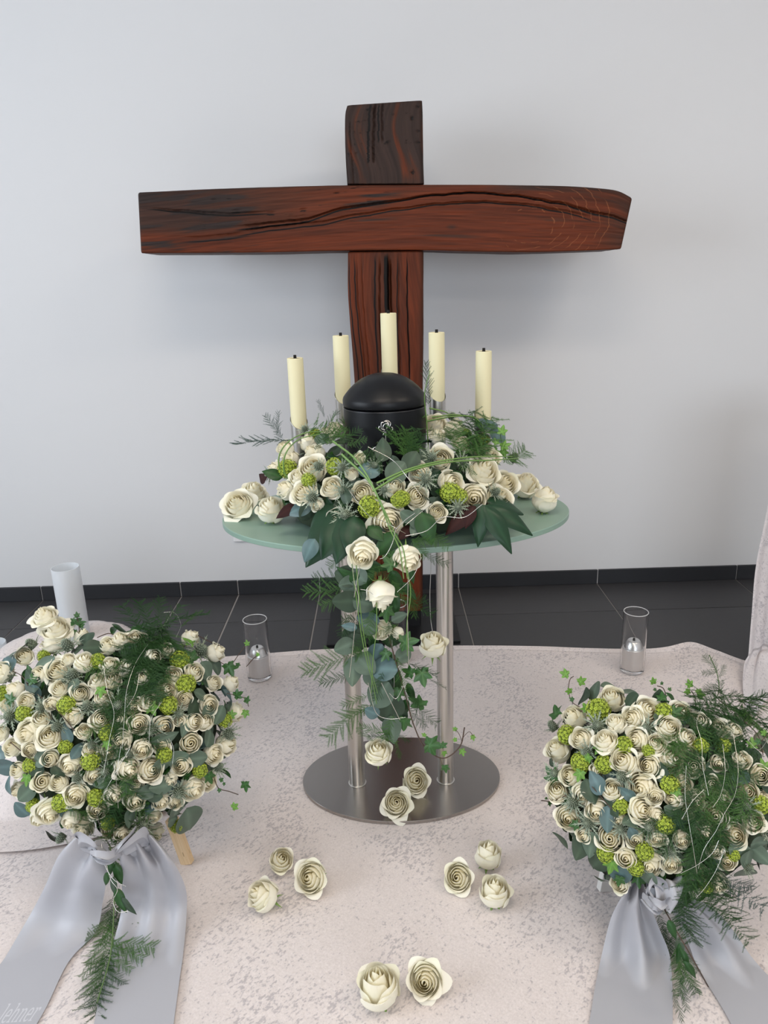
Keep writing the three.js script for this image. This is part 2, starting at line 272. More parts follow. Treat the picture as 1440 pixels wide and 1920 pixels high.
  const v1 = line([[0, lx(672)], [.3, lx(678)], [1, lx(690)]]), v2 = line([[0, lx(714)], [.4, lx(712)], [1, lx(720)]]), v3 = line([[0, lx(731)], [.18, lx(733)], [.35, lx(738)], [1, lx(742)]]), v4 = line([[0, lx(749)], [.5, lx(748)], [1, lx(756)]]), v5 = line([[0, lx(681)], [.2, lx(685)], [1, lx(698)]]), v6 = line([[0, lx(764)], [.5, lx(768)], [1, lx(770)]]);
  const gv = [groove(v1, 0, .5, .0022, .005, .25), groove(v2, 0, .7, .003, .010, .25), groove(v3, 0, .42, .0075, .022, .25), groove(v4, 0, .9, .0022, .005, .25), groove(v5, 0, 1, .0022, .005, .25), groove(v6, 0, .35, .0026, .005, .25)];
  timber([[652, 472], [652, 540], [655, 600], [660, 660], [664, 712], [668, 800], [674, 900], [680, 1000], [686, 1100], [690, 1150]], [[795, 470], [794.5, 540], [794, 600], [794, 660], [793.5, 712], [793, 800], [793, 900], [793, 1000], [793, 1090], [793, 1146]], {
    name: 'upright', z: ZF - .012, ns: 200, nf: 90, tw: 1024, th: 1024, seed: 52, round: .012, flip: true, crack: (s, p) => Math.max(...gv.map(f => f(s, p))), grain: (s, p) => .02 * Math.sin(s * 7 + p * 3),
    dark: (s, p, n) => Math.max(.75 * (1 - smooth(.0, .28, p + .25 * (n - .5))) * smooth(.08, .4, s), .55 * smooth(.88, 1, p),   .38 * smooth(.58, .78, n), .3 * (1 - smooth(0, .25, Math.abs(p - .5)))),
  });
  const gt = [groove(line([[0, lx(709)], [.5, lx(706)], [1, lx(703)]]), 0, .75, .004, .008, .25), groove(line([[0, lx(722)], [.6, lx(722)], [1, lx(720)]]), 0, .5, .003, .006, .25), groove(line([[0, lx(664)], [1, lx(668)]]), .2, 1, .003, .004, .25)];
  timber([[650, 197], [647, 210], [646.5, 260], [648, 300], [651, 345]], [[792, 187.5], [793, 210], [793.5, 260], [794, 300], [795, 344.5]], {
    name: 'upright', z: ZF + .004, ns: 90, nf: 80, tw: 512, th: 1024, seed: 64, round: .013, flip: true, crack: (s, p) => Math.max(...gt.map(f => f(s, p)), .003 * smooth(.7, .85, fbm(s * 14, p * 14, 71))), grain: (s, p) => .015 * Math.sin(s * 5),
    dark: (s, p, n) => Math.max(.9 * smooth(.25, .5, n + .35 * (1 - Math.abs(p - .5) * 2) - .1), smooth(.8, 1, s) * .7, (1 - smooth(0, .1, s)) * .6),
  });
  // steel core between the timbers and the floor plate
  const cx = onZ(722, 400, ZF).x;
  part('steel_core', new THREE.BoxGeometry(.15, .03, .12).translate(onZ(722, 345.5, ZF - .1).x, onZ(722, 345.5, ZF - .1).y - .0, ZF - .11), M.blackSteel, cross);
  const e = onY(738, 1211, .0);
  part('floor_plate', new RoundedBoxGeometry(.49, .014, .44, 2, .003).translate(e.x, .007, e.z - .22), M.blackSteel, cross);
  const b = onZ(740, 1150, ZF - .012);
  part('steel_shoe', new RoundedBoxGeometry(.2, b.y + .02, .18, 2, .004).translate(b.x, (b.y + .02) / 2 + .01, ZF - .12), M.blackSteel, cross);
}

// ---------------------------------------------------------------- velvet cloths
{
  // cloth on the floor; its far edge is turned over and sewn
  const back = [[250, 1246], [380, 1239], [500, 1230], [610, 1222], [740, 1217], [870, 1215], [1000, 1216], [1160, 1221], [1250, 1220], [1300, 1213], [1340, 1226], [1392, 1244], [1470, 1262]].map(([x, y]) => onY(x, y, 0));
  const bc = new THREE.CatmullRomCurve3([V(-1.9, 0, back[0].z + .02), ...back, V(1.95, 0, -2.15)]);
  const hz = x => { let lo = 0, hi = 1; for (let k = 0; k < 30; k++) { const m = (lo + hi) / 2; bc.getPoint(m).x < x ? lo = m : hi = m; } return bc.getPoint(lo).z; };
  const wr = (x, z) => .0025 + .0045 * Math.pow(fbm(x * 2.3 + 3, z * 2.3, 41, 3), 2) + .004 * smooth(.62, .9, 1 - Math.abs(2 * noise(x * 1.3 + z * .9, z * .7 - x * .4, 44) - 1)) * noise(x * 2, z * 2, 6);
  const edge = (x, z, zb) => { const e = clamp((z - zb) / .05); return wr(x, z) + .0045 * Math.exp(-e * 6) + .01 * Math.exp(-((x - 1.05) ** 2) / .008) * Math.exp(-e * 2); };
  const mb = new MB();
  mb.grid(260, 260, (u, v) => { const x = lerp(-1.9, 1.95, u), zb = hz(x), z = lerp(zb, .6, v * v * .5 + v * .5); return { x, y: edge(x, z, zb), z, u: x, v: z }; });
  const c = thing('floor_cloth', 'pale crushed velvet cloth spread flat on the dark tiles under everything', 'cloth', V(0, 0, -1.2));
  part('velvet', mb.geo(), velvet(1.55), c);
  const hem = new MB(); hem.grid(260, 6, (u, v) => { const x = lerp(-1.9, 1.95, u), zb = hz(x), z = zb + .022 * v; return { x, y: edge(x, z, zb) + .0022 * Math.sin(Math.PI * clamp(v * .9 + .1)) + .0008, z, u: x, v: z }; });
  part('hem', hem.geo(), velvet(1.55), c);
}
{
  // low round pedestal hidden under its own draped cloth
  const h = .3, c0 = onY(158, 1172, h), rTop = .185, C = V(c0.x, 0, -1.93);
  const g = thing('draped_pedestal', 'low round pedestal draped in crumpled pale velvet behind the broader flower heart', 'pedestal', C);
  part('pedestal_body', new THREE.CylinderGeometry(rTop - .012, rTop - .012, h - .006, 40).translate(C.x, (h - .006) / 2 + .004, C.z), M.whiteWood, g);
  const mb = new MB();
  mb.grid(180, 60, (u, v) => {
    const a = u * Math.PI * 2, cx = Math.cos(a), cz = Math.sin(a), fr = .30 + .11 * smooth(-.2, 1, cz) + .04 * smooth(.2, 1, cx);
    const fold = Math.sin(a * 7 + 1.4 * Math.sin(a * 2)) * .5 + .5 * Math.sin(a * 11 + 2);
    let r, y; const t1 = .3, t2 = .8;
    if (v < t1) { r = rTop * v / t1; y = h + .002 + .006 * (fbm(cx * r * 22 + 5, cz * r * 14, 12, 3) - .4) * smooth(0, .3, v / t1); if (v > t1 * .9) y -= .01 * smooth(t1 * .9, t1, v); }
    else if (v < t2) { const t = (v - t1) / (t2 - t1); r = lerp(rTop, fr * .86, Math.pow(t, 1.7)) + .014 + .028 * fold * smooth(0, .6, t); y = lerp(h - .008, .016, Math.pow(t, .85)); r += .012 * (fbm(a * 6, t * 4, 15) - .5); }
    else { const t = (v - t2) / (1 - t2); r = lerp(fr * .86, fr * 1.12, t) + .014 + .028 * fold * (1 - t); y = .016 + .014 * Math.max(0, fold) * (1 - t) * 1.0 - .003 * t; }
    return { x: C.x + r * cx, y, z: C.z + r * cz, u: C.x + r * cx, v: C.z + r * cz + v * .2 };
  });
  part('drape', mb.geo(), velvet(1.8), g);
}
{
  // long drape hanging from beyond the frame and pooling on the floor cloth
  const f = onY(1392, 1243, .005), X0 = f.x, Z0 = f.z;
  const g = thing('hanging_drape', 'tall pale velvet drape falling in upright folds and pooling beside the slimmer flower heart', 'drape', V(X0 + .2, 0, Z0));
  const mb = new MB(), H = .86, W = .32;
  const edgeX = new THREE.CatmullRomCurve3([onZ(1452, 800, Z0), onZ(1437, 900, Z0), onZ(1420, 985, Z0), onZ(1402, 1070, Z0), onZ(1389, 1190, Z0), onZ(1386, 1236, Z0)]);
  mb.grid(110, 110, (u, v) => {
    const fold = .026 * Math.sin(u * 17 + .9) + .012 * Math.sin(u * 31 + 2), split = .66;
    if (v < split) { const t = v / split, e = edgeX.getPoint(t), y = lerp(H, .062, t), x = e.x + W * u + .01 * Math.sin(t * 3.1416) * u; return { x, y, z: Z0 + .02 + fold * (.5 + .6 * t) + .02 * Math.sin(t * 3.1416) * u, u: x, v: y }; }
    const t = (v - split) / (1 - split), tr = Math.exp(-Math.pow(u / .42, 2)), e = edgeX.getPoint(1);
    const x = e.x + W * u * (1 - .35 * t * tr) - .135 * tr * Math.pow(t, 1.2), z = Z0 + .02 + fold * 1.1 * (1 - t * .6) + Math.pow(t, 1.6) * (.05 + .27 * tr);
    const y = .052 * Math.pow(1 - t, 3.2) + .010 + smooth(0, .3, t) * (.026 * Math.max(0, Math.sin(u * 20 + t * 2.5 + 1.6)) + .01 * Math.sin(t * Math.PI)) * (1 - .8 * t);
    return { x, y, z, u: x, v: z };
  });
  part('velvet', mb.geo(), velvet(1.6, { color: new THREE.Color(.90, .95, 1) }), g);
  part('drape_stand', new THREE.CylinderGeometry(.07, .07, H - .01, 32).translate(X0 + .26, (H - .01) / 2 + .006, Z0 - .09), M.whiteWood, g);
  part('drape_top', new RoundedBoxGeometry(.3, .02, .14, 2, .005).translate(X0 + .27, H + .005, Z0 - .03), M.whiteWood, g);
}
// ---------------------------------------------------------------- table, urn, candles
const TH = .757, TC = V(onY(741, 955, TH).x, TH, -1.682), TA = .405, TB = .262;
{
  const BX = onY(753, 1471, .008).x, t = thing('urn_table', 'oval green frosted glass table on two steel tubes above an oval steel base', 'table', V(BX, 0, -1.69));
  const oval = (a, b, h, bev) => { const s = new THREE.Shape(); s.absellipse(0, 0, a - bev, b - bev, 0, Math.PI * 2); const g = new THREE.ExtrudeGeometry(s, { depth: h - 2 * bev, bevelEnabled: true, bevelThickness: bev, bevelSize: bev, bevelSegments: 3, curveSegments: 160 }); g.rotateX(-Math.PI / 2); g.translate(0, bev, 0); return g; };
  part('table_top', oval(TA, TB, .0125, .0018).translate(TC.x, TH - .0125, TC.z), M.glassTop, t);
  part('base_plate', oval(.262, .176, .009, .001).translate(BX, 0.004, -1.695), std(new THREE.Color(.40, .375, .355), .27, { metalness: 1, bumpMap: M.steel.bumpMap, bumpScale: .00003 }), t);
  for (const [px, py] of [[670, 1474], [836, 1469]]) {
    const p = onY(px, py - 4, .013), x = p.x, z = -1.674;
    const pole = part('pole', new THREE.CylinderGeometry(.0207, .0207, TH - .0265, 40, 1, true).translate(x, (TH - .0125 + .013) / 2, z), M.steel, t);
    const col = new THREE.Mesh(new THREE.LatheGeometry([[.0208, 0], [.0235, 0], [.0238, .0008], [.0235, .0016], [.0208, .0022]].map(a => new THREE.Vector2(...a)), 40).translate(x, .013, z), M.steel); col.name = numbered('collar'); t.add(col); col.position.sub(t.position);
    const fl = new THREE.Mesh(new THREE.CylinderGeometry(.036, .036, .004, 32).translate(x, TH - .0148, z), M.steel); fl.name = numbered('mounting_disc'); t.add(fl); fl.position.sub(t.position);
  }
}
const URN = V(onZ(722.5, 800, -1.672).x, TH, -1.672), UR = .0935;
{
  const u = thing('burial_urn', 'matt black cylindrical urn with a domed lid and a silver rose emblem', 'urn', URN);
  const lathe = a => new THREE.LatheGeometry(a.map(q => new THREE.Vector2(q[0] * UR, q[1])), 96).translate(URN.x, TH, URN.z);
  part('urn_body', lathe([[0, .001], [.93, .001], [.965, .004], [.975, .012], [.985, .12], [.988, .248], [.965, .2535], [0, .2535]]), M.urn, u);
  part('lid', lathe([[.95, .2545], [.985, .2548], [1.0, .2565], [1.005, .262], [1.003, .268], [.985, .2735], [.93, .2805], [.83, .2915], [.70, .3025], [.55, .312], [.40, .3185], [.25, .3225], [.1, .3243], [0, .3246]]), M.urn, u);
  const seamRing = new THREE.TorusGeometry(UR * .988, .0009, 6, 96).rotateX(Math.PI / 2).translate(URN.x, TH + .2505, URN.z); part('rim', seamRing, std(new THREE.Color(.12, .12, .125), .3, { metalness: 1 }), u);
  // the emblem: bent silver strips on the wall of the urn
  const onUrn = (px, py) => { const d = ray(px, py), o = EYE.clone().sub(URN), r = UR * .99, a = d.x * d.x + d.z * d.z, b = o.x * d.x + o.z * d.z, c = o.x * o.x + o.z * o.z - r * r; return EYE.clone().addScaledVector(d, (-b - Math.sqrt(b * b - a * c)) / a); };
  const S = (...a) => a.map(([x, y]) => onUrn(690 + x / 18, 780 + y / 18));
  const e = [];
  const strokes = [[[540, 190], [620, 155], [700, 175], [760, 240], [745, 330], [690, 390], [620, 420]], [[560, 185], [640, 200], [700, 250], [690, 330], [630, 390]], [[620, 265], [665, 255], [670, 300], [640, 320]], [[525, 220], [465, 220], [445, 330], [450, 420], [510, 460], [570, 460]], [[600, 245], [530, 310], [505, 380], [520, 450]], [[385, 340], [365, 430], [430, 500], [490, 530], [570, 505]], [[780, 370], [825, 400], [830, 460], [790, 510]], [[570, 560], [530, 590], [512, 640]], [[310, 870], [350, 930], [370, 1010], [420, 1050]], [[400, 910], [420, 960], [415, 1010]], [[140, 1140], [210, 1070], [300, 1050], [370, 1090], [330, 1160], [250, 1190], [160, 1175]], [[460, 1140], [400, 1200], [350, 1290]], [[440, 1260], [390, 1300], [345, 1310]], [[600, 520], [600, 760], [620, 940], [650, 1100], [668, 1240], [690, 1400]]];
  for (const s of strokes) e.push(taperTube(S(...s), .00125, .0008, 20, 6));
  part('rose_emblem', mergeGeometries(e), M.silver, u);
}
{
  // five candles in tubes cut off at a slant, along the far side of the table
  const C = [[553, 671, -1.775, 793, 'ivory candle at the outer end above the grey fern sprig', 'socket'], [638.5, 629, -1.845, 747, 'ivory candle second from the power socket end, close against the dark upright', 'second'], [728, 587, -1.875, 705, 'tallest ivory candle, rising straight behind the lid of the black urn', 'middle'], [818.5, 623, -1.845, 742, 'ivory candle with the grass tips before it, just past the dark upright', 'fourth'], [907, 658, -1.775, 785, 'ivory candle at the outer end above the pale green ivy leaves', 'drape']];
  const tl = ['steel candle tube at the outer end beside the grey fern sprig', 'steel candle tube half hidden by the urn on its fern side', 'steel candle tube hidden behind the middle of the urn', 'steel candle tube shown beside the urn behind bent grass', 'steel candle tube at the outer end behind bluish leaves and ivy'];
  C.forEach(([px, py, z, pb, label], i) => {
    const top = onZ(px, py, z), hb = onZ(px, pb, z).y, cr = metres(15.1, top), x = top.x, tr = cr + .0022, low = hb - .012, high = hb + .022;
    const k = thing('candle_tube', tl[i], 'candle holder', V(x, TH, z), 'slant-cut steel candle tubes'); delete k.userData.group;
    const mb = new MB(), n = 48, th = .0012;
    const cut = a => (low + high) / 2 + (high - low) / 2 * -Math.cos(a - .35);           // a = 0 faces the viewer; low in front
    const ringAt = (r, y) => { const s = []; for (let j = 0; j <= n; j++) { const a = j / n * Math.PI * 2; s.push(mb.v(x + r * Math.sin(a), typeof y === 'number' ? y : cut(a), z + r * Math.cos(a), null, j / n * .13, typeof y === 'number' ? y : cut(a))); } return s; };
    const a = ringAt(tr, TH + .001), b = ringAt(tr, 'cut'), c = ringAt(tr - th, 'cut'), d = ringAt(tr - th, TH + .001);
    for (const [p, q] of [[a, b], [b, c], [c, d]]) for (let j = 0; j < n; j++) { mb.t(p[j], p[j + 1], q[j]); mb.t(p[j + 1], q[j + 1], q[j]); }
    part('tube', mb.geo(), M.steel, k);
    part('foot_ring', new THREE.CylinderGeometry(tr + .006, tr + .006, .004, 40).translate(x, TH + .002, z), M.steel, k);
    const H = top.y, c0 = TH + .02, cd = thing('candle', label, 'candle', V(x, c0, z));
    part('wax', new THREE.LatheGeometry([[0, 0], [1, 0], [1, H - c0 - .0015], [.94, H - c0], [.86, H - c0 - .0005], [.78, H - c0 - .003], [0, H - c0 - .0035]].map(q => new THREE.Vector2(q[0] * cr, q[1])), 48).translate(x, c0, z), M.wax, cd);
    part('burner_disc', new THREE.CylinderGeometry(cr * .74, cr * .74, .0015, 32).translate(x, H - .0022, z), std(new THREE.Color(.16, .09, .06), .5), cd);
    part('wick', new THREE.CylinderGeometry(cr * .18, cr * .2, .009, 14).translate(x, H + .0022, z), M.wick, cd);
  });
}
{
  // glass cylinders on the cloth, each round an aluminium lamp candle
  const L = [[487, 1268, 22.3, 1175, 'clear glass cylinder on the far cloth edge beside the broader flower heart', 'silver lamp candle inside the glass cylinder near the broader flower heart'], [1184.5, 1255, 22.3, 1161, 'clear glass cylinder on the far cloth edge beside the slimmer flower heart', 'silver lamp candle inside the glass cylinder near the hanging drape'], [743, 1236, 21.5, 1150, 'clear glass cylinder behind the hanging greenery, in front of the black floor plate', 'silver lamp candle inside the glass cylinder behind the hanging greenery']];
  L.forEach(([px, py, hw, pt, la, lb]) => {
    const p = onY(px, py, .008), r = metres(hw, p), H = .212, g = thing('glass_cylinder', la, 'lantern', p);
    const lat = (a, m, n, par) => part(n, new THREE.LatheGeometry(a.map(q => new THREE.Vector2(...q)), 64).translate(p.x, p.y, p.z), m, par);
    lat([[0, .001], [r - .002, .001], [r - .0006, .0022], [r, .005], [r, H - .0014], [r - .0006, H - .0003], [r - .0015, H], [r - .0024, H - .0003], [r - .003, H - .0014], [r - .003, .011], [r - .006, .008], [0, .0075]], M.clear, 'glass', g);
    const c = thing('lamp_candle', lb, 'candle', V(p.x, p.y + .0085, p.z)), k = r - .0050, h = .076, b = .0085;
    part('ground_rim', new THREE.TorusGeometry(r - .0016, .0014, 8, 64).rotateX(Math.PI / 2).translate(p.x, p.y + H - .0002, p.z), M.rimGlass, g);
    lat([[0, b], [k - .003, b], [k - .0008, b + .0015], [k, b + .004], [k, b + h - .003], [k - .001, b + h - .001], [k - .004, b + h]], M.alu, 'can', c);
    lat([[k - .004, b + h], [k - .005, b + h + .003], [k * .78, b + h + .012], [k * .6, b + h + .022], [k * .5, b + h + .0255], [.006, b + h + .026], [.004, b + h + .023], [0, b + h + .023]], M.alu, 'shoulder', c);
    lat([[0, b + h + .0235], [.0035, b + h + .0235], [.0035, b + h + .031], [0, b + h + .0315]], M.wick, 'wick', c);
  });
  const Fz = [[122, 1063, 25.3, onZ(122, 1063, -2.005), .302, .215, 'tall frosted glass cylinder standing on the draped pedestal'], [-17, 1206, 25.5, onY(-17, 1206, .235), .012, .22, 'frosted glass cylinder at the floor beside the draped pedestal, cut off by the frame']];
  for (const [px, py, hw, top, y0, , la] of Fz) {
    const r = metres(hw, top), H = top.y - y0, g = thing('frosted_cylinder', la, 'vase', V(top.x, y0, top.z));
    part('frosted_glass', new THREE.LatheGeometry([[0, .001], [r - .002, .001], [r, .004], [r, H - .001], [r - .0015, H], [r - .003, H - .001], [r - .003, .01], [0, .008]].map(q => new THREE.Vector2(...q)), 64).translate(top.x, y0, top.z), M.frost, g);
  }
}
// ---------------------------------------------------------------- flowers and leaves, each kind built once
const cream = (t, k) => { const a = [.985, .958, .84], b = [.985, .885, .56], c = [.80, .83, .50]; const q = a.map((v, i) => lerp(v, b[i], t)); return q.map((v, i) => lerp(v, c[i], k)); };
function petalInto(mb, P, nu = 8, nv = 7) {
  const s0 = P.seed * 13.7, hp = Math.PI / 2;
  mb.grid(nu, nv, (a, v) => {
    const u = a * 2 - 1, sh = v < .55 ? lerp(.42, 1, Math.sin(hp * v / .55)) : 1 - .22 * Math.pow((v - .55) / .45, 2), vv = v * (1 - P.round * Math.pow(Math.abs(u), 2.6) + P.tip * (1 - Math.abs(u)) * .10);
    const ang = P.phi + u * P.w * sh + P.twist * v, k = Math.min(1, vv / .5); let r = lerp(P.rb, P.rm, Math.sin(hp * k)); if (vv > .5) r = lerp(P.rm, P.rt, Math.pow((vv - .5) / .5, 1.4));
    const lip = Math.max(0, (vv - .76) / .24) * (1 - .3 * u * u); r *= 1 + P.spiral * u; r += P.curl * lip * lip; r += .02 * vv * (noise(u * 2.4 + s0, v * 2 + s0, 5) - .5) * P.wave;
    const y = P.y0 + P.h * vv - P.curl * .75 * lip * lip + .02 * P.wave * vv * (noise(u * 3 + s0, 4, 6) - .5);
    return V(r * Math.cos(ang), y, r * Math.sin(ang));
  }, (a, v) => cream(P.warm * (1 - .55 * v), P.green * Math.max(0, .5 - v) + P.edgeGreen * Math.pow(v, 3) * .5));
}
// open: 0 bud to 1 full flower; a unit rose is 1 across and stands on its calyx at the origin, facing +y
function makeRose(open, seed, nIn = 15, nOut = 7) {
  const q = mulberry(seed), inner = new MB(), petals = [], RI = lerp(.40, .36, open);
  for (let i = 0; i < nIn; i++) {
    const t = i / (nIn - 1), rm = lerp(.085, RI, Math.pow(t, .9)), close = lerp(.30, lerp(.74, .88, open), Math.pow(t, .75));
    petalInto(inner, { seed: seed + i, phi: i * 2.399 + q() * .5, w: lerp(2.3, 1.25, Math.pow(t, .5)), rb: lerp(.02, .10, t), rm, rt: rm * close, spiral: lerp(.26, .07, t), curl: lerp(.0, lerp(.02, .045, open), t), y0: .06, h: lerp(lerp(.98, .84, open), lerp(.80, .62, open), t) + (q() - .5) * .03, round: .12, tip: .3, twist: 0, wave: 1, warm: lerp(.95, .25, t), green: 0, edgeGreen: 0 }, 12, 8);
  }
  for (let i = 0; i < nOut; i++) {
    const t = i / (nOut - 1), mb = new MB(), rm = lerp(RI + .015, lerp(.435, .43, open), t);
    petalInto(mb, { seed: seed + 50 + i, phi: i * 2.399 * 1.02 + q() * .4 + .7, w: lerp(1.18, 1.0, t), rb: lerp(.09, .12, t), rm, rt: rm * lerp(lerp(.80, .93, t), lerp(.92, 1.10, t), open), spiral: .04 + .05 * q(), curl: lerp(.035, .085, open) * lerp(.8, 1.5, t) * (.7 + .6 * q()), y0: .04, h: lerp(lerp(.76, .58, open), lerp(.64, .44, open), t) + (q() - .5) * .06, round: .15, tip: .7, twist: (q() - .5) * .1, wave: 1.7, warm: lerp(.2, .04, t), green: .55, edgeGreen: q() < .25 ? .45 : 0 }, 12, 9);
    petals.push(mb.geo());
  }
  const sep = []; for (let k = 0; k < 5; k++) { const mb = new MB(), a = k / 5 * 6.283 + q() * .4, l = .30 + .1 * q(), dr = q() * .25; mb.grid(2, 6, (u, v) => { const w = .055 * Math.pow(1 - v, .8) * (u * 2 - 1), r = .07 + l * v * .75, y = .03 - .10 * v * v * (1 + dr * 3) + .05 * Math.sin(v * 3) - .02 * Math.abs(u * 2 - 1); return V(r * Math.cos(a) - w * Math.sin(a), y, r * Math.sin(a) + w * Math.cos(a)); }); sep.push(mb.geo()); }
  const cup = new THREE.LatheGeometry([[0, -.10], [.03, -.10], [.035, -.02], [.085, .01], [.10, .05], [.08, .09], [0, .1]].map(a => new THREE.Vector2(...a)), 12);
  return { inner: inner.geo(), petals, sep, cup };
}
const ROSES = [makeRose(.0, 11, 8, 5), makeRose(.25, 23, 9, 6), makeRose(.5, 37, 10, 6), makeRose(.75, 41, 11, 7), makeRose(1, 59, 13, 8), makeRose(.55, 67, 11, 6), makeRose(.35, 71, 9, 6)];
// a rose under a thing (part, its petals sub-parts) or, with no parent, a thing of its own; origin so that its middle sits at p
function rose(kind, p, axis, D, o = {}) {
  const g = new THREE.Group(), r = ROSES[kind], s = D * (o.scale ?? 1), y = axis.clone().normalize();
  g.name = numbered(o.name ?? 'rose'); const sp = o.spin ?? R() * 6.28, z = perp(y).applyAxisAngle(y, sp);
  const at = p.clone().addScaledVector(y, -.42 * s);
  setPose(g, at, y, z, s, o.parent ? o.parent.position : null); (o.parent ?? scene).add(g);
  const add = (n, geo, m) => { const k = new THREE.Mesh(geo, m); k.name = numbered(n); g.add(k); };
  add('inner_petals', r.inner, M.petal); for (const q of r.petals) add('petal', q, M.petal);
  if (o.full) { for (const q of r.sep) add('sepal', q, M.sepal); add('calyx', r.cup, M.sepal); } else if (o.calyx) add('calyx', mergeGeometries([r.cup, ...r.sep].map(x => { const c = x.clone().toNonIndexed(); c.deleteAttribute('uv'); return c; })), M.sepal);
  return g;
}
const VIB = [0, 1].map(k => {               // green snowball: florets of five cupped petals over a dark core
  const q = mulberry(90 + k), mb = new MB(), n = 104, core = [.16, .22, .022];
  mb.grid(12, 8, (u, v) => { const a = u * 6.283, b = v * Math.PI; return V(.40 * Math.sin(b) * Math.cos(a), .40 * Math.cos(b), .40 * Math.sin(b) * Math.sin(a)); }, () => core);
  for (let i = 0; i < n; i++) {
    const y = 1 - 2 * (i + .5) / n, a = i * 2.39996, rad = Math.sqrt(1 - y * y), d = V(rad * Math.cos(a), y, rad * Math.sin(a)).normalize(), X = perp(d).applyAxisAngle(d, q() * 6), Y = d.clone().cross(X), r0 = .41 + .07 * q(), tone = .75 + .5 * q();
    for (let j = 0; j < 5; j++) {
      const f = j / 5 * 6.283, c = [.40 * tone, .50 * tone, .05 * tone], P = (rad2, an, up) => { const v = d.clone().multiplyScalar(r0 + up).addScaledVector(X, rad2 * Math.cos(an)).addScaledVector(Y, rad2 * Math.sin(an)); return mb.v(v.x, v.y, v.z, c); };
      const a0 = P(.008, f, -.02), a1 = P(.066, f - .55, .005), a2 = P(.088, f, .028), a3 = P(.066, f + .55, .005); mb.t(a0, a1, a2); mb.t(a0, a2, a3);
    }
  }
  return mb.geo();
});
const THI = [0, 1].map(k => {               // sea holly: studded cone and a collar of spiny bracts
  const q = mulberry(140 + k), h = new MB();
  for (let i = 0; i < 90; i++) { const t = (i + .5) / 90, b = t * 2.5, a = i * 2.39996, r = .19 * Math.sin(Math.min(b, 1.75)) + .0, y = .22 + .26 * Math.cos(b), d = V(Math.sin(b) * Math.cos(a), Math.cos(b), Math.sin(b) * Math.sin(a)), X = perp(d), Y = d.clone().cross(X), P = V(r * Math.cos(a), y, r * Math.sin(a)), tone = .7 + .6 * q(), c = [.34 * tone, .39 * tone, .29 * tone], tip = [.15, .19, .13]; const top = P.clone().addScaledVector(d, .05), id = []; for (let j = 0; j < 4; j++) { const e = P.clone().addScaledVector(X, .028 * Math.cos(j * 1.57)).addScaledVector(Y, .028 * Math.sin(j * 1.57)); id.push(h.v(e.x, e.y, e.z, tip)); } const tp = h.v(top.x, top.y, top.z, c); for (let j = 0; j < 4; j++) h.t(id[j], id[(j + 1) % 4], tp); }
  h.grid(12, 8, (u, v) => { const a = u * 6.283, b = v * 2.6; return V(.18 * Math.sin(Math.min(b, 1.8)) * Math.cos(a), .22 + .25 * Math.cos(b), .18 * Math.sin(Math.min(b, 1.8)) * Math.sin(a)); }, () => [.07, .09, .06]);
  const bl = new MB(), n = 12;
  for (let i = 0; i < n; i++) {
    const a = i / n * 6.283 + .3 * q(), L = .52 + .22 * q(), up = .12 + .35 * q(), ca = Math.cos(a), sa = Math.sin(a), pale = [.40, .44, .34], dk = [.15, .205, .14];
    const at = (t, w) => { const r = .08 + L * t * Math.cos(up * .9), y = .06 + L * Math.sin(up) * t + .04 * Math.sin(t * 3); return [r * ca - w * sa, y - .25 * Math.abs(w), r * sa + w * ca]; };
    const N = 5; let prev = null; for (let j = 0; j <= N; j++) { const t = j / N, w = .045 * Math.pow(1 - t, .7) * (j === 0 ? .6 : 1), l = bl.v(...at(t, -w), dk), m = bl.v(...at(t, 0), pale), rgt = bl.v(...at(t, w), dk); if (prev) { bl.t(prev[0], prev[1], l); bl.t(prev[1], m, l); bl.t(prev[1], prev[2], m); bl.t(prev[2], rgt, m); } prev = [l, m, rgt]; }
    for (const t of [.25, .45, .65]) for (const s of [-1, 1]) { const w = .045 * Math.pow(1 - t, .7), p0 = bl.v(...at(t - .05, s * w * .6), dk), p1 = bl.v(...at(t + .05, s * w * .6), dk), p2 = bl.v(...at(t + .17, s * (w + .085 * (1 - t * .5))), pale); bl.t(p0, p1, p2); }
  }
  return [h.geo(), bl.geo()];
});
function bladeGeo(outline, cup, droop, fold = .0, nv = 10, nu = 6, vein = .35) {     // leaf along +y, -.5 to .5, face towards +z
  return new MB().grid(nu, nv, (a, v) => { const u = a * 2 - 1, w = outline(v); return V(u * w, v - .5, cup * (u * u) * w * 2 - droop * Math.pow(v - .3, 2) * 1.2 + fold * Math.abs(u) * w + .012 * Math.sin(v * 9 + u * 2)); }, (a, v) => { const u = Math.abs(a * 2 - 1), m = u < .05 ? 1 + vein * 1.2 : 1 + .12 * (hash2(Math.round(v * 30), Math.round(a * 20), 2) - .5); return [m, m, m * .98]; }).geo();
}
const LEAF = {
  euc: [bladeGeo(v => .43 * Math.pow(Math.sin(Math.PI * Math.pow(v, .85) * .985 + .02), .62), .04, .2), bladeGeo(v => .34 * Math.pow(Math.sin(Math.PI * Math.pow(v, .8) * .985 + .02), .75), -.05, -.25), bladeGeo(v => .27 * Math.pow(Math.sin(Math.PI * Math.pow(v, .75) * .985 + .02), .9), .08, .35)],
  lance: [bladeGeo(v => .15 * Math.pow(Math.sin(Math.PI * Math.pow(v, .7) * .99 + .01), 1), .15, .4, .25), bladeGeo(v => .2 * Math.pow(Math.sin(Math.PI * Math.pow(v, .7) * .99 + .01), .9), -.2, .3, .2)],
};
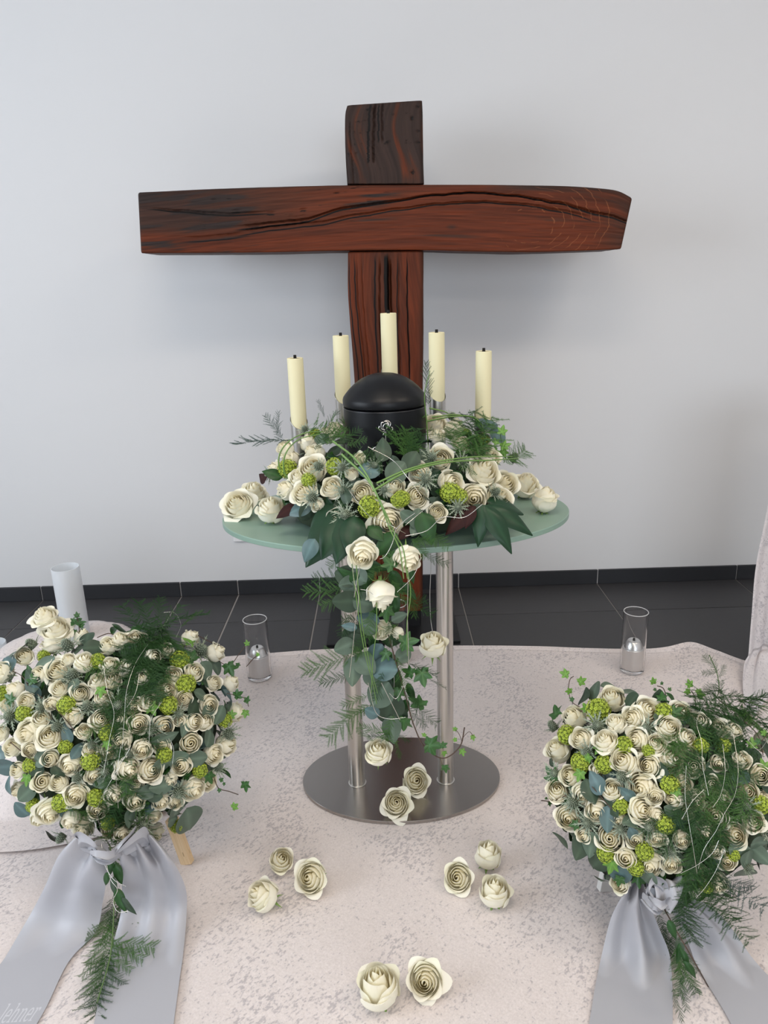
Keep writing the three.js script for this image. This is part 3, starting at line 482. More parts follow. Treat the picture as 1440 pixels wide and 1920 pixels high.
const IVY = [0, 1].map(k => {               // five-lobed leaf, stalk end at the bottom
  const q = mulberry(33 + k), lobes = [[.0, .5], [.95, .40], [2.05, .30], [-.95, .40], [-2.05, .30]], mb = new MB(), n = 60; const C = mb.v(0, -.12, .0, [1.5, 1.5, 1.35]);
  const rad = a => { let m = .25; for (const [c, l] of lobes) { let d = Math.atan2(Math.sin(a - c), Math.cos(a - c)); m = Math.max(m, (l + .05) * Math.exp(-Math.abs(d) * 1.1 - d * d * .3)); } const b = Math.abs(Math.atan2(Math.sin(a - Math.PI), Math.cos(a - Math.PI))); return m * (1 - .45 * Math.exp(-b * b * 9)); };
  const rings = [.35, .7, 1].map(f => { const r = []; for (let i = 0; i < n; i++) { const a = i / n * 6.283, R0 = rad(a) * f, ve = lobes.some(([c]) => Math.abs(Math.atan2(Math.sin(a - c), Math.cos(a - c))) < .06) ? 1.55 : 1 - .12 * f * q(); r.push(mb.v(R0 * Math.sin(a), -.12 + R0 * Math.cos(a), -.22 * R0 * R0 + .035 * Math.cos(a * 5) * f * f + (k ? .06 : -.02) * Math.sin(a) * f, [ve, ve, ve * .9])); } return r; });
  for (let i = 0; i < n; i++) { const j = (i + 1) % n; mb.t(C, rings[0][i], rings[0][j]); for (let m = 0; m < 2; m++) { mb.t(rings[m][i], rings[m + 1][i], rings[m][j]); mb.t(rings[m][j], rings[m + 1][i], rings[m + 1][j]); } }
  return mb.geo();
});
const FERN = [0, 1, 2].map(k => {           // plumed asparagus: a wiry stalk, side stalks, fine needles; along +y from 0 to 1
  const q = mulberry(200 + k), mb = new MB(), sag = [.10, .2, -.12][k];
  const thin = (a, b, w) => { const d = b.clone().sub(a).normalize(), s = d.clone().cross(V(.3, .2, 1)).normalize().multiplyScalar(w), s2 = d.clone().cross(s).normalize().multiplyScalar(w); const P = [a.clone().add(s), a.clone().sub(s), b, a.clone().add(s2), a.clone().sub(s2)].map(p => mb.v(p.x, p.y, p.z)); mb.t(P[0], P[1], P[2]); mb.t(P[3], P[4], P[2]); };
  const at = t => V(.05 * Math.sin(t * 3 + k), t, -sag * t * t);
  for (let i = 0; i < 10; i++) thin(at(i / 10), at((i + 1.6) / 10), .006 * (1 - i / 12));
  for (let i = 0; i < 30; i++) {
    const t = .05 + .93 * i / 30, o = at(t), side = i % 2 ? 1 : -1, l = (.33 * Math.pow(Math.sin(Math.PI * Math.min(1, (1 - t) * .8 + .12)), .8)) * (.6 + .7 * q()), up = .4 + .5 * q(), dir = V(side * Math.cos(up), Math.sin(up), (q() - .5) * .9).normalize();
    const e = o.clone().addScaledVector(dir, l); thin(o, e, .0024);
    const n = Math.round(8 + l * 62);
    for (let j = 1; j <= n; j++) { const f = j / n, b = o.clone().lerp(e, f), nl = .042 * (1.2 - .7 * f) * (.7 + .6 * q()); for (const s of [-1, 1]) { const nd = dir.clone().multiplyScalar(.8).add(V(-dir.y, dir.x, 0).multiplyScalar(s * (.6 + .5 * q()))).add(V(0, 0, (q() - .5) * 1.4)).normalize(); thin(b, b.clone().addScaledVector(nd, nl), .0030); } }
  }
  return mb.geo();
});

// leaf by its middle p, facing n, its tip turned by ang within its own plane (0 = up the plane)
const mesh = (name, geo, mat, parent) => { const m = new THREE.Mesh(geo, mat); m.name = numbered(name); parent.add(m); return m; };
function leaf(name, geo, mat, parent, p, n, ang, size) { const z = n.clone().normalize(), y = perp(z).applyAxisAngle(z, ang); return setPose(mesh(name, geo, mat, parent), p, y, z, size, parent.position); }
const pick = a => a[Math.floor(R() * a.length)];
const jit = (n, k) => n.clone().add(V(rr(-k, k), rr(-k, k), rr(-k, k))).normalize();
function fern(parent, a, b, n, mat = M.fern, name = 'fern_frond', wide = 1) { const y = b.clone().sub(a), L = y.length(); const m = setPose(mesh(name, pick(FERN), mat, parent), a, y, n, L, parent.position); m.scale.x *= wide; return m; }
function thistle(parent, p, axis, s, i = 0) { const k = THI[i % 2], m = mesh('sea_holly', k[0], M.thistle, parent), y = axis.clone().normalize(); setPose(m, p.clone().addScaledVector(y, -.2 * s), y, perp(y).applyAxisAngle(y, R() * 6), s, parent.position); const c = mesh('bract_collar', k[1], M.bract, m); return m; }
function snowball(parent, p, axis, s) { return setPose(mesh('green_snowball', pick(VIB), M.viburnum, parent), p, axis, perp(axis).applyAxisAngle(axis.clone().normalize(), R() * 6), s, parent.position); }
function wire(parent, pts, r = .00045, mat = M.wire, name = 'silver_wire') { return part(name, tube(pts, r, Math.max(12, pts.length * 7), 4), mat, parent); }
const toEye = p => EYE.clone().sub(p).normalize();
// ---------------------------------------------------------------- the two flower hearts
function heartBody(E, k) {                    // dark moss pillow under the flowers, drawn in towards its point
  return new MB().grid(48, 24, (u, v) => { const a = u * 6.2832, b = v * Math.PI; let x = Math.sin(b) * Math.cos(a), y = Math.sin(b) * Math.sin(a), z = Math.cos(b); if (z < 0) z *= .35; if (y < 0) x *= 1 - .22 * y * y; const q = V(x * E.r.x * k, y * E.r.y * k, z * E.r.z * k).applyQuaternion(E.q).add(E.c); const w = 1 + .02 * Math.sin(u * 60) * Math.sin(v * 50); return V(E.c.x + (q.x - E.c.x) * w, q.y, q.z); }).geo();
}
function heart(o) {
  const E = o.E, g = thing('flower_heart', o.label, 'flower arrangement', o.base), up = V(0, 1, 0);
  part('moss_body', heartBody(E, .86), M.moss, g);
  const onS = (px, py, lift = 0) => { const h = onEll(px, py, E); h.p.addScaledVector(h.n, lift); return h; };
  const face = (h, k, j) => jit(h.n.clone().addScaledVector(toEye(h.p), k).normalize(), j);
  for (const [x, y, D, kind] of o.roses) { const h = onS(x, y, rr(-.006, .008)), s = metres(D, h.p); rose(kind ?? (D >= 42 ? pick([2, 3, 5]) : D >= 34 ? pick([1, 2, 5, 6]) : pick([0, 1, 5, 6])), h.p, face(h, .55, .42), s * 1.14, { parent: g, name: 'rose', calyx: h.over > 1 || R() < .12 }); }
  for (const [x, y, D] of o.snow) { const h = onS(x, y, .006); snowball(g, h.p, face(h, .5, .3), metres(D, h.p) * 1.02); }
  o.thist.forEach(([x, y, D], i) => { const h = onS(x, y, .012); thistle(g, h.p, face(h, .5, .5), metres(D ?? 62, h.p) * .74, i); });
  for (const [x, y, D, a, kind, blue] of o.leaves) { const h = onS(x, y, .010); leaf('eucalyptus_leaf', LEAF.euc[kind ?? 0], blue === 1 ? M.eucBlue : blue === 2 ? M.eucDark : M.euc, g, h.p, face(h, .35, .55), a * Math.PI / 180, metres(D, h.p) * 1.15); }
  // filling leaves between the heads
  for (let i = 0; i < o.fill; i++) {
    const a = R() * 6.283, r = Math.sqrt(R()), x = o.cx + Math.cos(a) * r * o.rx, y = o.cy + Math.sin(a) * r * o.ry, h = onS(x, y, -.016 + .016 * r), k = R();
    const n = face(h, .2, .9), s = metres(rr(30, 44), h.p);
    if (k < .6) leaf('eucalyptus_leaf', pick(LEAF.euc), pick([M.euc, M.euc, M.eucDark, M.eucBlue]), g, h.p, n, rr(0, 6.28), s); else if (k < .85) leaf('green_leaf', pick(LEAF.lance), M.green, g, h.p, n, rr(0, 6.28), s * 1.2); else leaf('ivy_leaf', pick(IVY), M.ivy, g, h.p, n, rr(0, 6.28), s);
  }
  for (let i = 0; i < 70; i++) {
    const a = R() * 6.283, z = rr(-.25, .45), q = Math.sqrt(1 - z * z), L = V(Math.cos(a) * q, Math.sin(a) * q, z), n = V(L.x / E.r.x, L.y / E.r.y, L.z / E.r.z).normalize().applyQuaternion(E.q), p = V(L.x * E.r.x * .9, L.y * E.r.y * .9, L.z * E.r.z * (z < 0 ? .4 : .9)).applyQuaternion(E.q).add(E.c);
    if (p.y < .03) continue; leaf(i % 3 ? 'eucalyptus_leaf' : 'green_leaf', pick(i % 3 ? LEAF.euc : LEAF.lance), i % 3 ? pick([M.euc, M.eucDark]) : M.green, g, p, jit(n, .6), rr(0, 6.28), rr(.035, .055));
  }
  for (const [x, y, D, a, light] of o.ivy) { const h = onS(x, y, .016); const p = o.free?.has?.(x) ? h.p : h.p; leaf('ivy_leaf', pick(IVY), light ? M.ivyLight : M.ivy, g, p, face(h, .9, .25), a * Math.PI / 180, metres(D, p) * 1.25); }
  for (const tw of o.twigs) wire(g, tw.map(([x, y]) => onS(x, y, .014).p), .0011, M.stem, 'twig');
  for (const [x0, y0, x1, y1, w, m] of o.ferns) { const a = onS(x0, y0, .016), b = onS(x1, y1, .024); fern(g, a.p, b.p, a.n.clone().add(b.n).normalize(), m ?? pick([M.fern, M.fern, M.fernLight]), 'fern_frond', w ?? 1); }
  for (const w of o.wires) wire(g, w.map(([x, y]) => onS(x, y, .030)  .p), .00042);
  return g;
}
const ell = (px, py, d, r, yaw, tilt) => { const e = ray(px, py), c = EYE.clone().addScaledVector(e, d); const q = new THREE.Quaternion().setFromEuler(new THREE.Euler(-tilt * Math.PI / 180, yaw * Math.PI / 180, 0, 'YXZ')); return { c, q, r: V(...r) }; };
const EL = ell(222, 1372, 1.83, [.248, .222, .135], 10, 30), ER = ell(1243, 1492, 1.70, [.228, .205, .13], -13, 32);
// short fern plumes strewn along a band of points
const band = (pts, n, w, len, dir, spread) => { const o = []; for (let i = 0; i < n; i++) { const t = (i + .5) / n * (pts.length - 1), k = Math.min(pts.length - 2, Math.floor(t)), f = t - k, x = lerp(pts[k][0], pts[k + 1][0], f) + rr(-w, w), y = lerp(pts[k][1], pts[k + 1][1], f) + rr(-14, 14), a = dir + rr(-spread, spread), l = rr(len[0], len[1]); o.push([x, y, x + l * Math.cos(a), y + l * Math.sin(a)]); } return o; };
R = mulberry(1001);
const heartL = heart({
  E: EL, cx: 224, cy: 1365, rx: 215, ry: 190, fill: 130, base: V(EL.c.x, .12, EL.c.z + .1), label: 'broad heart of white roses with fern plumes, beside the draped pedestal on pine legs',
  roses: [[88, 1163, 46, 4], [106, 1181, 52, 4], [100, 1206, 42], [52, 1236, 34], [153, 1196, 30], [75, 1268, 38], [107, 1257, 44, 3], [160, 1247, 38, 1], [114, 1292, 34], [35, 1297, 34], [55, 1316, 32], [13, 1323, 28], [149, 1300, 36], [184, 1278, 34], [207, 1252, 34], [192, 1311, 34], [140, 1343, 34], [190, 1350, 40], [79, 1349, 34, 1], [58, 1373, 50], [98, 1382, 46], [159, 1373, 30], [231, 1384, 38], [200, 1407, 36], [133, 1431, 42], [96, 1422, 32, 1], [40, 1442, 30, 0], [83, 1464, 38], [114, 1466, 34], [175, 1453, 32], [236, 1437, 46], [145, 1487, 44], [213, 1484, 36], [94, 1518, 50, 4], [133, 1534, 34, 0], [184, 1516, 36], [157, 1552, 38], [33, 1483, 30], [24, 1402, 34], [8, 1376, 30], [7, 1262, 40], [245, 1323, 30], [203, 1212, 34], [226, 1205, 36], [72, 1530, 32], [210, 1273, 36],
    [254, 1200, 38], [284, 1234, 32], [310, 1221, 30], [354, 1200, 32], [400, 1227, 34], [327, 1267, 34], [362, 1264, 36], [310, 1295, 40], [402, 1280, 30], [345, 1311, 32], [389, 1321, 38], [252, 1324, 34], [277, 1319, 36], [258, 1357, 38], [306, 1363, 40], [361, 1354, 34], [386, 1354, 34], [357, 1393, 40], [305, 1396, 32], [267, 1402, 36], [340, 1432, 38], [281, 1443, 46], [256, 1469, 30], [252, 1498, 40], [301, 1499, 34], [290, 1531, 26], [396, 1412, 38], [361, 1477, 46], [389, 1467, 38], [430, 1284, 30], [440, 1335, 36], [424, 1398, 40], [292, 1562, 32], [236, 1254, 32], [225, 1350, 28], [228, 1555, 30], [328, 1500, 28], [205, 1560, 28], [100, 1320, 26], [170, 1405, 26], [60, 1405, 28], [268, 1275, 28], [340, 1350, 26], [320, 1460, 28], [130, 1240, 26]],
  snow: [[9, 1303, 34], [50, 1338, 34], [128, 1324, 38], [185, 1242, 30], [202, 1374, 34], [125, 1399, 28], [172, 1425, 38], [61, 1433, 30], [119, 1501, 38], [182, 1492, 36], [86, 1234, 26], [203, 1538, 28], [66, 1507, 28], [335, 1241, 38], [346, 1285, 40], [315, 1323, 36], [307, 1414, 32], [372, 1442, 30], [328, 1544, 26], [418, 1352, 28]],
  thist: [[66, 1216, 56], [131, 1218, 66], [139, 1270, 64], [24, 1272, 70], [27, 1344, 60], [112, 1362, 56], [167, 1327, 62], [83, 1328, 50], [175, 1396, 46], [149, 1455, 46], [201, 1442, 50], [243, 1413, 48], [223, 1324, 62], [370, 1227, 66], [333, 1339, 44], [285, 1368, 58], [421, 1376, 58], [332, 1480, 62], [402, 1434, 50], [267, 1536, 60], [120, 1560, 50]],
  leaves: [[44, 1222, 44, 80], [20, 1250, 40, 60, 0, 1], [66, 1282, 44, 40, 1, 2], [166, 1203, 30, -80, 0, 2], [178, 1220, 34, -100, 0, 2], [92, 1248, 38, -60, 1], [129, 1376, 34, 20, 2, 1], [149, 1405, 34, -60, 2, 1], [84, 1420, 32, -40], [74, 1438, 30, 0, 0, 2], [14, 1436, 44, 100, 0, 1], [8, 1412, 36, 40, 1, 1], [24, 1470, 34, 10, 2, 1], [56, 1482, 34, 130, 0], [112, 1445, 36, -10, 1, 2], [140, 1292, 34, 160, 2], [397, 1251, 36, 150, 0], [381, 1262, 34, 190, 0], [374, 1306, 30, 200], [361, 1327, 36, -60, 0, 2], [422, 1308, 32, 175, 2, 1], [404, 1342, 36, 130, 1], [388, 1381, 34, -60, 0], [302, 1432, 44, -90, 1], [332, 1420, 40, -70, 1], [366, 1420, 34, -100, 0], [282, 1478, 46, -90, 2], [350, 1532, 60, 190, 0], [329, 1512, 40, 170, 0], [285, 1484, 36, 70, 1, 2], [345, 1363, 34, 150, 2], [308, 1384, 46, -85, 2], [246, 1472, 44, -100, 2], [318, 1530, 36, 60, 1], [102, 1560, 30, 20, 0, 2], [48, 1512, 32, 40, 0, 1], [385, 1335, 30, 20, 1], [300, 1470, 40, 80, 1], [245, 1525, 34, 150, 1], [192, 1465, 34, 90, 2]],
  ivy: [[150, 1178, 30, 10], [192, 1300, 24, 180, 1], [203, 1395, 20, 180, 1], [284, 1330, 30, 200, 1], [348, 1213, 26, 20, 1], [255, 1190, 24, 0], [385, 1452, 28, 190], [70, 1280, 24, 10], [30, 1315, 30, 60], [60, 1456, 26, 180, 1], [240, 1565, 24, 170]],
  twigs: [[[185, 1205], [205, 1198], [230, 1204], [255, 1192]], [[338, 1196], [360, 1200], [385, 1212], [405, 1220]], [[20, 1260], [48, 1272], [62, 1290]], [[78, 1305], [115, 1335], [145, 1370]], [[30, 1390], [60, 1415], [75, 1425]]],
  ferns: [[285, 1205, 258, 1140], [290, 1190, 300, 1136], [300, 1185, 378, 1152], [290, 1195, 340, 1158], [330, 1190, 366, 1160], [270, 1200, 230, 1158],
    ...band([[300, 1180], [255, 1225], [238, 1290], [232, 1350]], 26, 34, [50, 95], 1.9, 1.1), ...band([[330, 1185], [290, 1220], [300, 1265]], 12, 24, [45, 80], 2.2, 1.0), ...band([[228, 1340], [224, 1420], [215, 1500], [208, 1560]], 16, 26, [45, 80], 1.7, .9), [240, 1345, 300, 1405], [180, 1320, 215, 1345], [130, 1500, 175, 1525], [232, 1480, 280, 1520], [250, 1530, 285, 1560]],
  wires: [[[300, 1172], [318, 1172], [328, 1190], [322, 1215]], [[275, 1225], [255, 1255], [240, 1300], [236, 1345], [232, 1400]], [[200, 1260], [206, 1300], [218, 1340], [210, 1385], [200, 1440]], [[262, 1270], [255, 1305], [240, 1330]], [[245, 1400], [215, 1450], [190, 1500], [195, 1540]], [[230, 1395], [222, 1450], [225, 1500]], [[315, 1385], [320, 1400], [318, 1425]], [[300, 1320], [282, 1350], [278, 1390]]],
});
R = mulberry(2002);
const heartR = heart({
  E: ER, cx: 1243, cy: 1487, rx: 205, ry: 180, fill: 120, base: V(ER.c.x, .08, ER.c.z + .1), label: 'slimmer heart of white roses veiled in dark fern, beside the hanging drape on white legs',
  roses: [[1150, 1314, 46, 2], [1212, 1334, 50, 3], [1080, 1350, 44, 1], [1187, 1350, 42, 3], [1156, 1360, 36, 6], [1093, 1388, 42, 5], [1139, 1396, 46, 5], [1197, 1386, 44, 5], [1044, 1406, 46], [1173, 1430, 50, 5], [1218, 1436, 44, 5], [1119, 1445, 32, 2], [1070, 1454, 40, 1], [1206, 1475, 54, 3], [1091, 1485, 38, 1], [1148, 1483, 40, 2], [1228, 1491, 32, 5], [1201, 1518, 48, 3], [1117, 1517, 44, 1], [1228, 1526, 32, 5], [1162, 1536, 28, 0], [1143, 1572, 50, 5], [1192, 1573, 38, 1], [1232, 1567, 36], [1175, 1605, 38, 0], [1220, 1618, 50, 3], [1050, 1484, 44], [1066, 1532, 46], [1230, 1397, 36], [1248, 1362, 34], [1164, 1655, 36], [1277, 1336, 42], [1252, 1369, 46, 3], [1284, 1386, 36], [1256, 1425, 48, 3], [1301, 1438, 40, 2], [1278, 1467, 36], [1386, 1428, 34], [1420, 1453, 38], [1402, 1483, 40], [1407, 1538, 42], [1345, 1530, 48], [1377, 1567, 50, 3], [1344, 1364, 38], [1370, 1375, 38], [1259, 1619, 36], [1428, 1392, 38], [1343, 1652, 40], [1363, 1614, 34], [1302, 1497, 38], [1317, 1553, 36], [1266, 1499, 34], [1312, 1635, 32], [1430, 1500, 36], [1290, 1410, 36], [1277, 1573, 32], [1330, 1470, 32], [1347, 1430, 32], [1390, 1350, 32], [1310, 1355, 34], [1438, 1560, 34], [1100, 1562, 30], [1290, 1525, 28], [1350, 1495, 30], [1340, 1590, 32]],
  snow: [[1124, 1336, 48], [1067, 1381, 38], [1091, 1431, 38], [1134, 1434, 36], [1172, 1400, 36], [1165, 1511, 32], [1138, 1597, 36], [1209, 1593, 36], [1193, 1622, 34], [1244, 1339, 36], [1246, 1543, 38], [1255, 1471, 38], [1312, 1400, 32], [1353, 1400, 30], [1420, 1508, 38], [1216, 1410, 26], [1322, 1656, 28], [1371, 1599, 26]],
  thist: [[1124, 1366, 58], [1046, 1369, 54], [1105, 1414, 54], [1169, 1456, 62], [1049, 1452, 52], [1080, 1503, 62], [1107, 1540, 56], [1166, 1551, 48], [1217, 1547, 58], [1213, 1370, 50], [1256, 1590, 54], [1391, 1511, 58], [1432, 1560, 48], [1395, 1620, 44]],
  leaves: [[1119, 1303, 36, 40], [1101, 1315, 40, 75, 1, 2], [1176, 1306, 36, -40], [1145, 1294, 28, 0, 2], [1185, 1322, 34, 170, 0, 2], [1110, 1484, 42, 200, 1, 2], [1142, 1533, 42, 175, 1, 1], [1122, 1469, 42, 60, 1, 1], [1096, 1580, 50, 160, 1, 2], [1112, 1577, 46, 180, 1], [1124, 1612, 40, 150, 0, 2], [1166, 1633, 42, 190, 0, 1], [1185, 1536, 36, 200, 1], [1150, 1512, 38, -110, 1, 2], [1178, 1489, 36, 60, 2, 1], [1190, 1564, 36, -150, 2, 1], [1384, 1456, 32, 90, 0, 1], [1378, 1587, 40, -100, 1], [1394, 1606, 40, 180, 1], [1417, 1597, 40, -120, 1], [1414, 1576, 38, -100, 1], [1432, 1416, 48, 0, 0, 2], [1436, 1468, 46, 190, 0, 2], [1259, 1520, 34, 60, 1], [1240, 1450, 34, 20, 1, 2], [1236, 1350, 28, 180, 1], [1215, 1640, 36, 160], [1075, 1345, 46, 75, 1, 2], [1060, 1570, 34, 60, 1, 2], [1130, 1640, 36, 170, 1], [1040, 1425, 34, 80, 2, 2]],
  ivy: [[1106, 1338, 24, 60, 1], [1127, 1408, 26, 180, 1], [1094, 1455, 26, 170, 1], [1052, 1345, 38, 70], [1265, 1343, 28, -60], [1045, 1455, 38, 60], [1107, 1425, 22, 150, 1], [1265, 1485, 24, 180, 1], [1420, 1438, 26, 10, 1], [1150, 1614, 34, 170, 1], [1165, 1640, 26, 170], [1400, 1400, 24, 0, 1], [1085, 1542, 24, 120], [1240, 1318, 24, 10]],
  twigs: [[[1115, 1475], [1130, 1492], [1150, 1515]], [[1070, 1490], [1050, 1500], [1028, 1500]], [[1385, 1360], [1410, 1385], [1420, 1420]], [[1330, 1310], [1350, 1330], [1385, 1345]]],
  ferns: [...band([[1335, 1310], [1370, 1340], [1410, 1370]], 22, 26, [60, 95], 1.4, 1.5), ...band([[1300, 1330], [1310, 1400], [1320, 1460], [1330, 1520]], 24, 36, [55, 90], 1.6, 1.2), ...band([[1290, 1500], [1300, 1560], [1300, 1620], [1305, 1680]], 16, 30, [55, 90], 1.7, 1.0), ...band([[1370, 1420], [1365, 1500], [1350, 1580], [1330, 1640]], 13, 22, [55, 90], 1.8, .9), [1265, 1380, 1225, 1400], [1290, 1400, 1240, 1410], [1370, 1330, 1440, 1310], [1385, 1345, 1418, 1312], [1350, 1640, 1405, 1675, .8, M.fernGrey], [1345, 1630, 1400, 1655, .8, M.fernGrey]],
  wires: [[[1335, 1310], [1310, 1340], [1298, 1370], [1306, 1400], [1308, 1440], [1318, 1490]], [[1342, 1405], [1346, 1450], [1338, 1490], [1325, 1510]], [[1360, 1390], [1368, 1450], [1362, 1490], [1345, 1520], [1330, 1550]], [[1280, 1440], [1278, 1490], [1285, 1540], [1292, 1580], [1298, 1620]], [[1270, 1620], [1300, 1605], [1325, 1585], [1335, 1565]], [[1300, 1612], [1310, 1580], [1330, 1550]], [[1385, 1400], [1400, 1415], [1418, 1398]], [[1345, 1580], [1330, 1615], [1310, 1645], [1296, 1660]], [[1310, 1480], [1290, 1500], [1272, 1530]]],
});
// plume and twigs that stand off the hearts: positions in metres along a line of sight
const off = (px, py, d) => EYE.clone().addScaledVector(ray(px, py), d);
{
  const b = heartR, n = V(0, .4, 1).normalize();
  wire(b, [off(1334, 1315, 1.70), off(1347, 1300, 1.72), off(1345, 1265, 1.73), off(1330, 1228, 1.74)], .0009, M.stemGreen, 'plume_stalk');
  for (const [x0, y0, x1, y1] of [[1345, 1262, 1322, 1226], [1346, 1270, 1362, 1248], [1345, 1262, 1316, 1260], [1347, 1285, 1318, 1292], [1347, 1290, 1325, 1300], [1350, 1310, 1385, 1300], [1352, 1320, 1352, 1275], [1400, 1345, 1418, 1316], [1395, 1340, 1410, 1330]]) fern(b, off(x0, y0, 1.715), off(x1, y1, 1.72), n, M.fern);
  const ivy = (h, d, stem, leaves) => { wire(h, stem.map(([x, y]) => off(x, y, d)), .001, M.stem, 'ivy_stem'); for (const [x, y, s, a, l] of leaves) leaf('ivy_leaf', pick(IVY), l ? M.ivyLight : M.ivy, h, off(x, y, d - .004), jit(V(0, .45, 1), .3), a * Math.PI / 180, metres(s, off(x, y, d))); };
  ivy(heartR, 1.66, [[1095, 1330], [1072, 1315], [1066, 1290], [1070, 1272], [1076, 1268]], [[1059, 1263, 26, 70, 1], [1091, 1277, 26, -70, 1], [1067, 1296, 20, 90, 1], [1072, 1311, 14, 60]]);
  ivy(heartR, 1.68, [[1247, 1330], [1249, 1310], [1243, 1290], [1232, 1286]], [[1225, 1277, 20, 10, 1], [1241, 1281, 10, 0], [1228, 1293, 10, 100], [1256, 1292, 12, -60], [1243, 1320, 22, 10]]);
  ivy(heartR, 1.68, [[1305, 1330], [1302, 1305], [1296, 1295]], [[1293, 1282, 24, 15, 1], [1289, 1297, 18, 100, 1], [1314, 1303, 26, -100, 1], [1310, 1296, 16, -40, 1]]);
  ivy(heartR, 1.66, [[1060, 1500], [1045, 1500], [1026, 1498]], [[1031, 1507, 14, 180], [1024, 1497, 8, 90]]);
  ivy(heartR, 1.62, [[1415, 1400], [1432, 1385], [1440, 1378]], [[1432, 1374, 18, 60, 1], [1421, 1390, 18, 100]]);
  ivy(heartL, 1.80, [[410, 1240], [430, 1248], [447, 1228], [462, 1208]], [[431, 1254, 40, 200], [463, 1206, 16, 5, 1], [446, 1247, 14, 180]]);
  ivy(heartL, 1.80, [[462, 1250], [475, 1235], [484, 1228]], [[483, 1227, 12, 30, 1]]);
  ivy(heartL, 1.76, [[425, 1300], [448, 1305], [462, 1312], [466, 1325]], [[446, 1302, 28, -60], [463, 1312, 20, -20], [460, 1338, 22, 170, 1], [435, 1340, 24, -80, 1]]);
  ivy(heartL, 1.75, [[402, 1460], [410, 1478], [430, 1484], [447, 1490]], [[460, 1474, 30, 190], [415, 1462, 14, -50], [420, 1470, 10, 180], [411, 1482, 12, 180], [440, 1512, 22, -50, 1]]);
  ivy(heartL, 1.84, [[150, 1200], [148, 1175], [144, 1155]], [[144, 1153, 16, 0], [137, 1163, 16, 60], [153, 1172, 18, -70], [140, 1185, 16, 100], [156, 1183, 16, -100]]);
}
// pine and white easel legs, dark trailing fern below each heart
{
  const leg = (name, label, cat, mat, list, base) => { const t = thing(name, label, cat, base); for (const [a, b, w, d] of list) { const L = a.distanceTo(b), m = mesh('leg', new RoundedBoxGeometry(w, L, d, 2, .0015), mat, t), y = b.clone().sub(a).normalize(); setPose(m, a.clone().lerp(b, .5), y, V(.25 * Math.sign(a.x), .2, 1), 1, base); } return t; };
  const l0 = onY(352, 1618, .004), r0 = onY(1133, 1668, .004);
  const L = leg('easel', 'raw pine easel leg leaning out from under the broader flower heart', 'stand', M.pine, [[l0, off(322, 1535, l0.distanceTo(EYE) - .05), .028, .016], [V(l0.x - .16, .004, l0.z - .06), V(l0.x - .16, .2, l0.z - .10), .028, .016], [V(l0.x - .12, .004, l0.z - .17), V(l0.x - .12, .34, l0.z - .08), .028, .016]], V(l0.x - .16, 0, l0.z - .1));
  mesh('crossbar', new RoundedBoxGeometry(.2, .028, .016, 2, .0015).translate(l0.x - .12 - L.position.x, .17, l0.z - .045 - L.position.z), M.pine, L);
  const Q = leg('easel', 'white painted easel leg showing under the slimmer flower heart', 'stand', M.whiteWood, [[r0, off(1143, 1618, r0.distanceTo(EYE) - .035), .030, .016], [V(r0.x + .15, .004, r0.z - .02), V(r0.x + .15, .2, r0.z - .06), .030, .016], [V(r0.x + .15, .004, r0.z - .26), V(r0.x + .14, .34, r0.z - .10), .030, .016]], V(r0.x + .15, 0, r0.z - .1));
  mesh('crossbar', new RoundedBoxGeometry(.16, .028, .016, 2, .0015).translate(r0.x + .09 - Q.position.x, .16, r0.z - .045 - Q.position.z), M.whiteWood, Q);
}
// ---------------------------------------------------------------- ribbons
function inkTex(draw) { const c = document.createElement('canvas'); c.width = 512; c.height = 1024; const x = c.getContext('2d'); x.fillStyle = 'rgb(173,173,179)'; x.fillRect(0, 0, 512, 1024); draw(x); const t = new THREE.CanvasTexture(c); t.colorSpace = THREE.SRGBColorSpace; return t; }
const silk = map => phy(map ? 0xffffff : new THREE.Color(.40, .40, .43), .45, { map, sheen: .3, sheenRoughness: .4 });
const SILK = silk(null);
function ribbonTail(rows, nu, nv, fold) {      // rows: left x, y, height, right x, y, height; heights in metres over the floor
  const A = new THREE.CatmullRomCurve3(rows.map(r => onY(r[0], r[1], r[2]))), B = new THREE.CatmullRomCurve3(rows.map(r => onY(r[3], r[4], r[5])));
  return new MB().grid(nu, nv, (u, v) => { const a = A.getPoint(v), b = B.getPoint(v), p = a.lerp(b, u); const f = fold(u, v); p.y += f; p.z += f * .5; p.y = Math.max(p.y, .0115 + .001 * Math.sin(v * 20)); return { x: p.x, y: p.y, z: p.z, u, v: 1 - v }; }).geo();
}
function loop(parent, pts, width, nrm, name = 'bow_loop') {      // a strip of ribbon bent along pts; nrm: side direction at start and end
  const c = new THREE.CatmullRomCurve3(pts);
  const g = new MB().grid(10, 36, (u, v) => { const p = c.getPoint(v), s = nrm[0].clone().lerp(nrm[1], v).normalize(), w = 1.1 * width * (.55 + .45 * Math.sin(Math.PI * clamp(v * .9 + .05))); p.addScaledVector(s, (u - .5) * w); p.z += .006 * Math.sin(u * 9 + v * 5); p.y += .004 * Math.sin(u * 12 + v * 3); return p; }).geo();
  return part(name, g, SILK, parent);
}
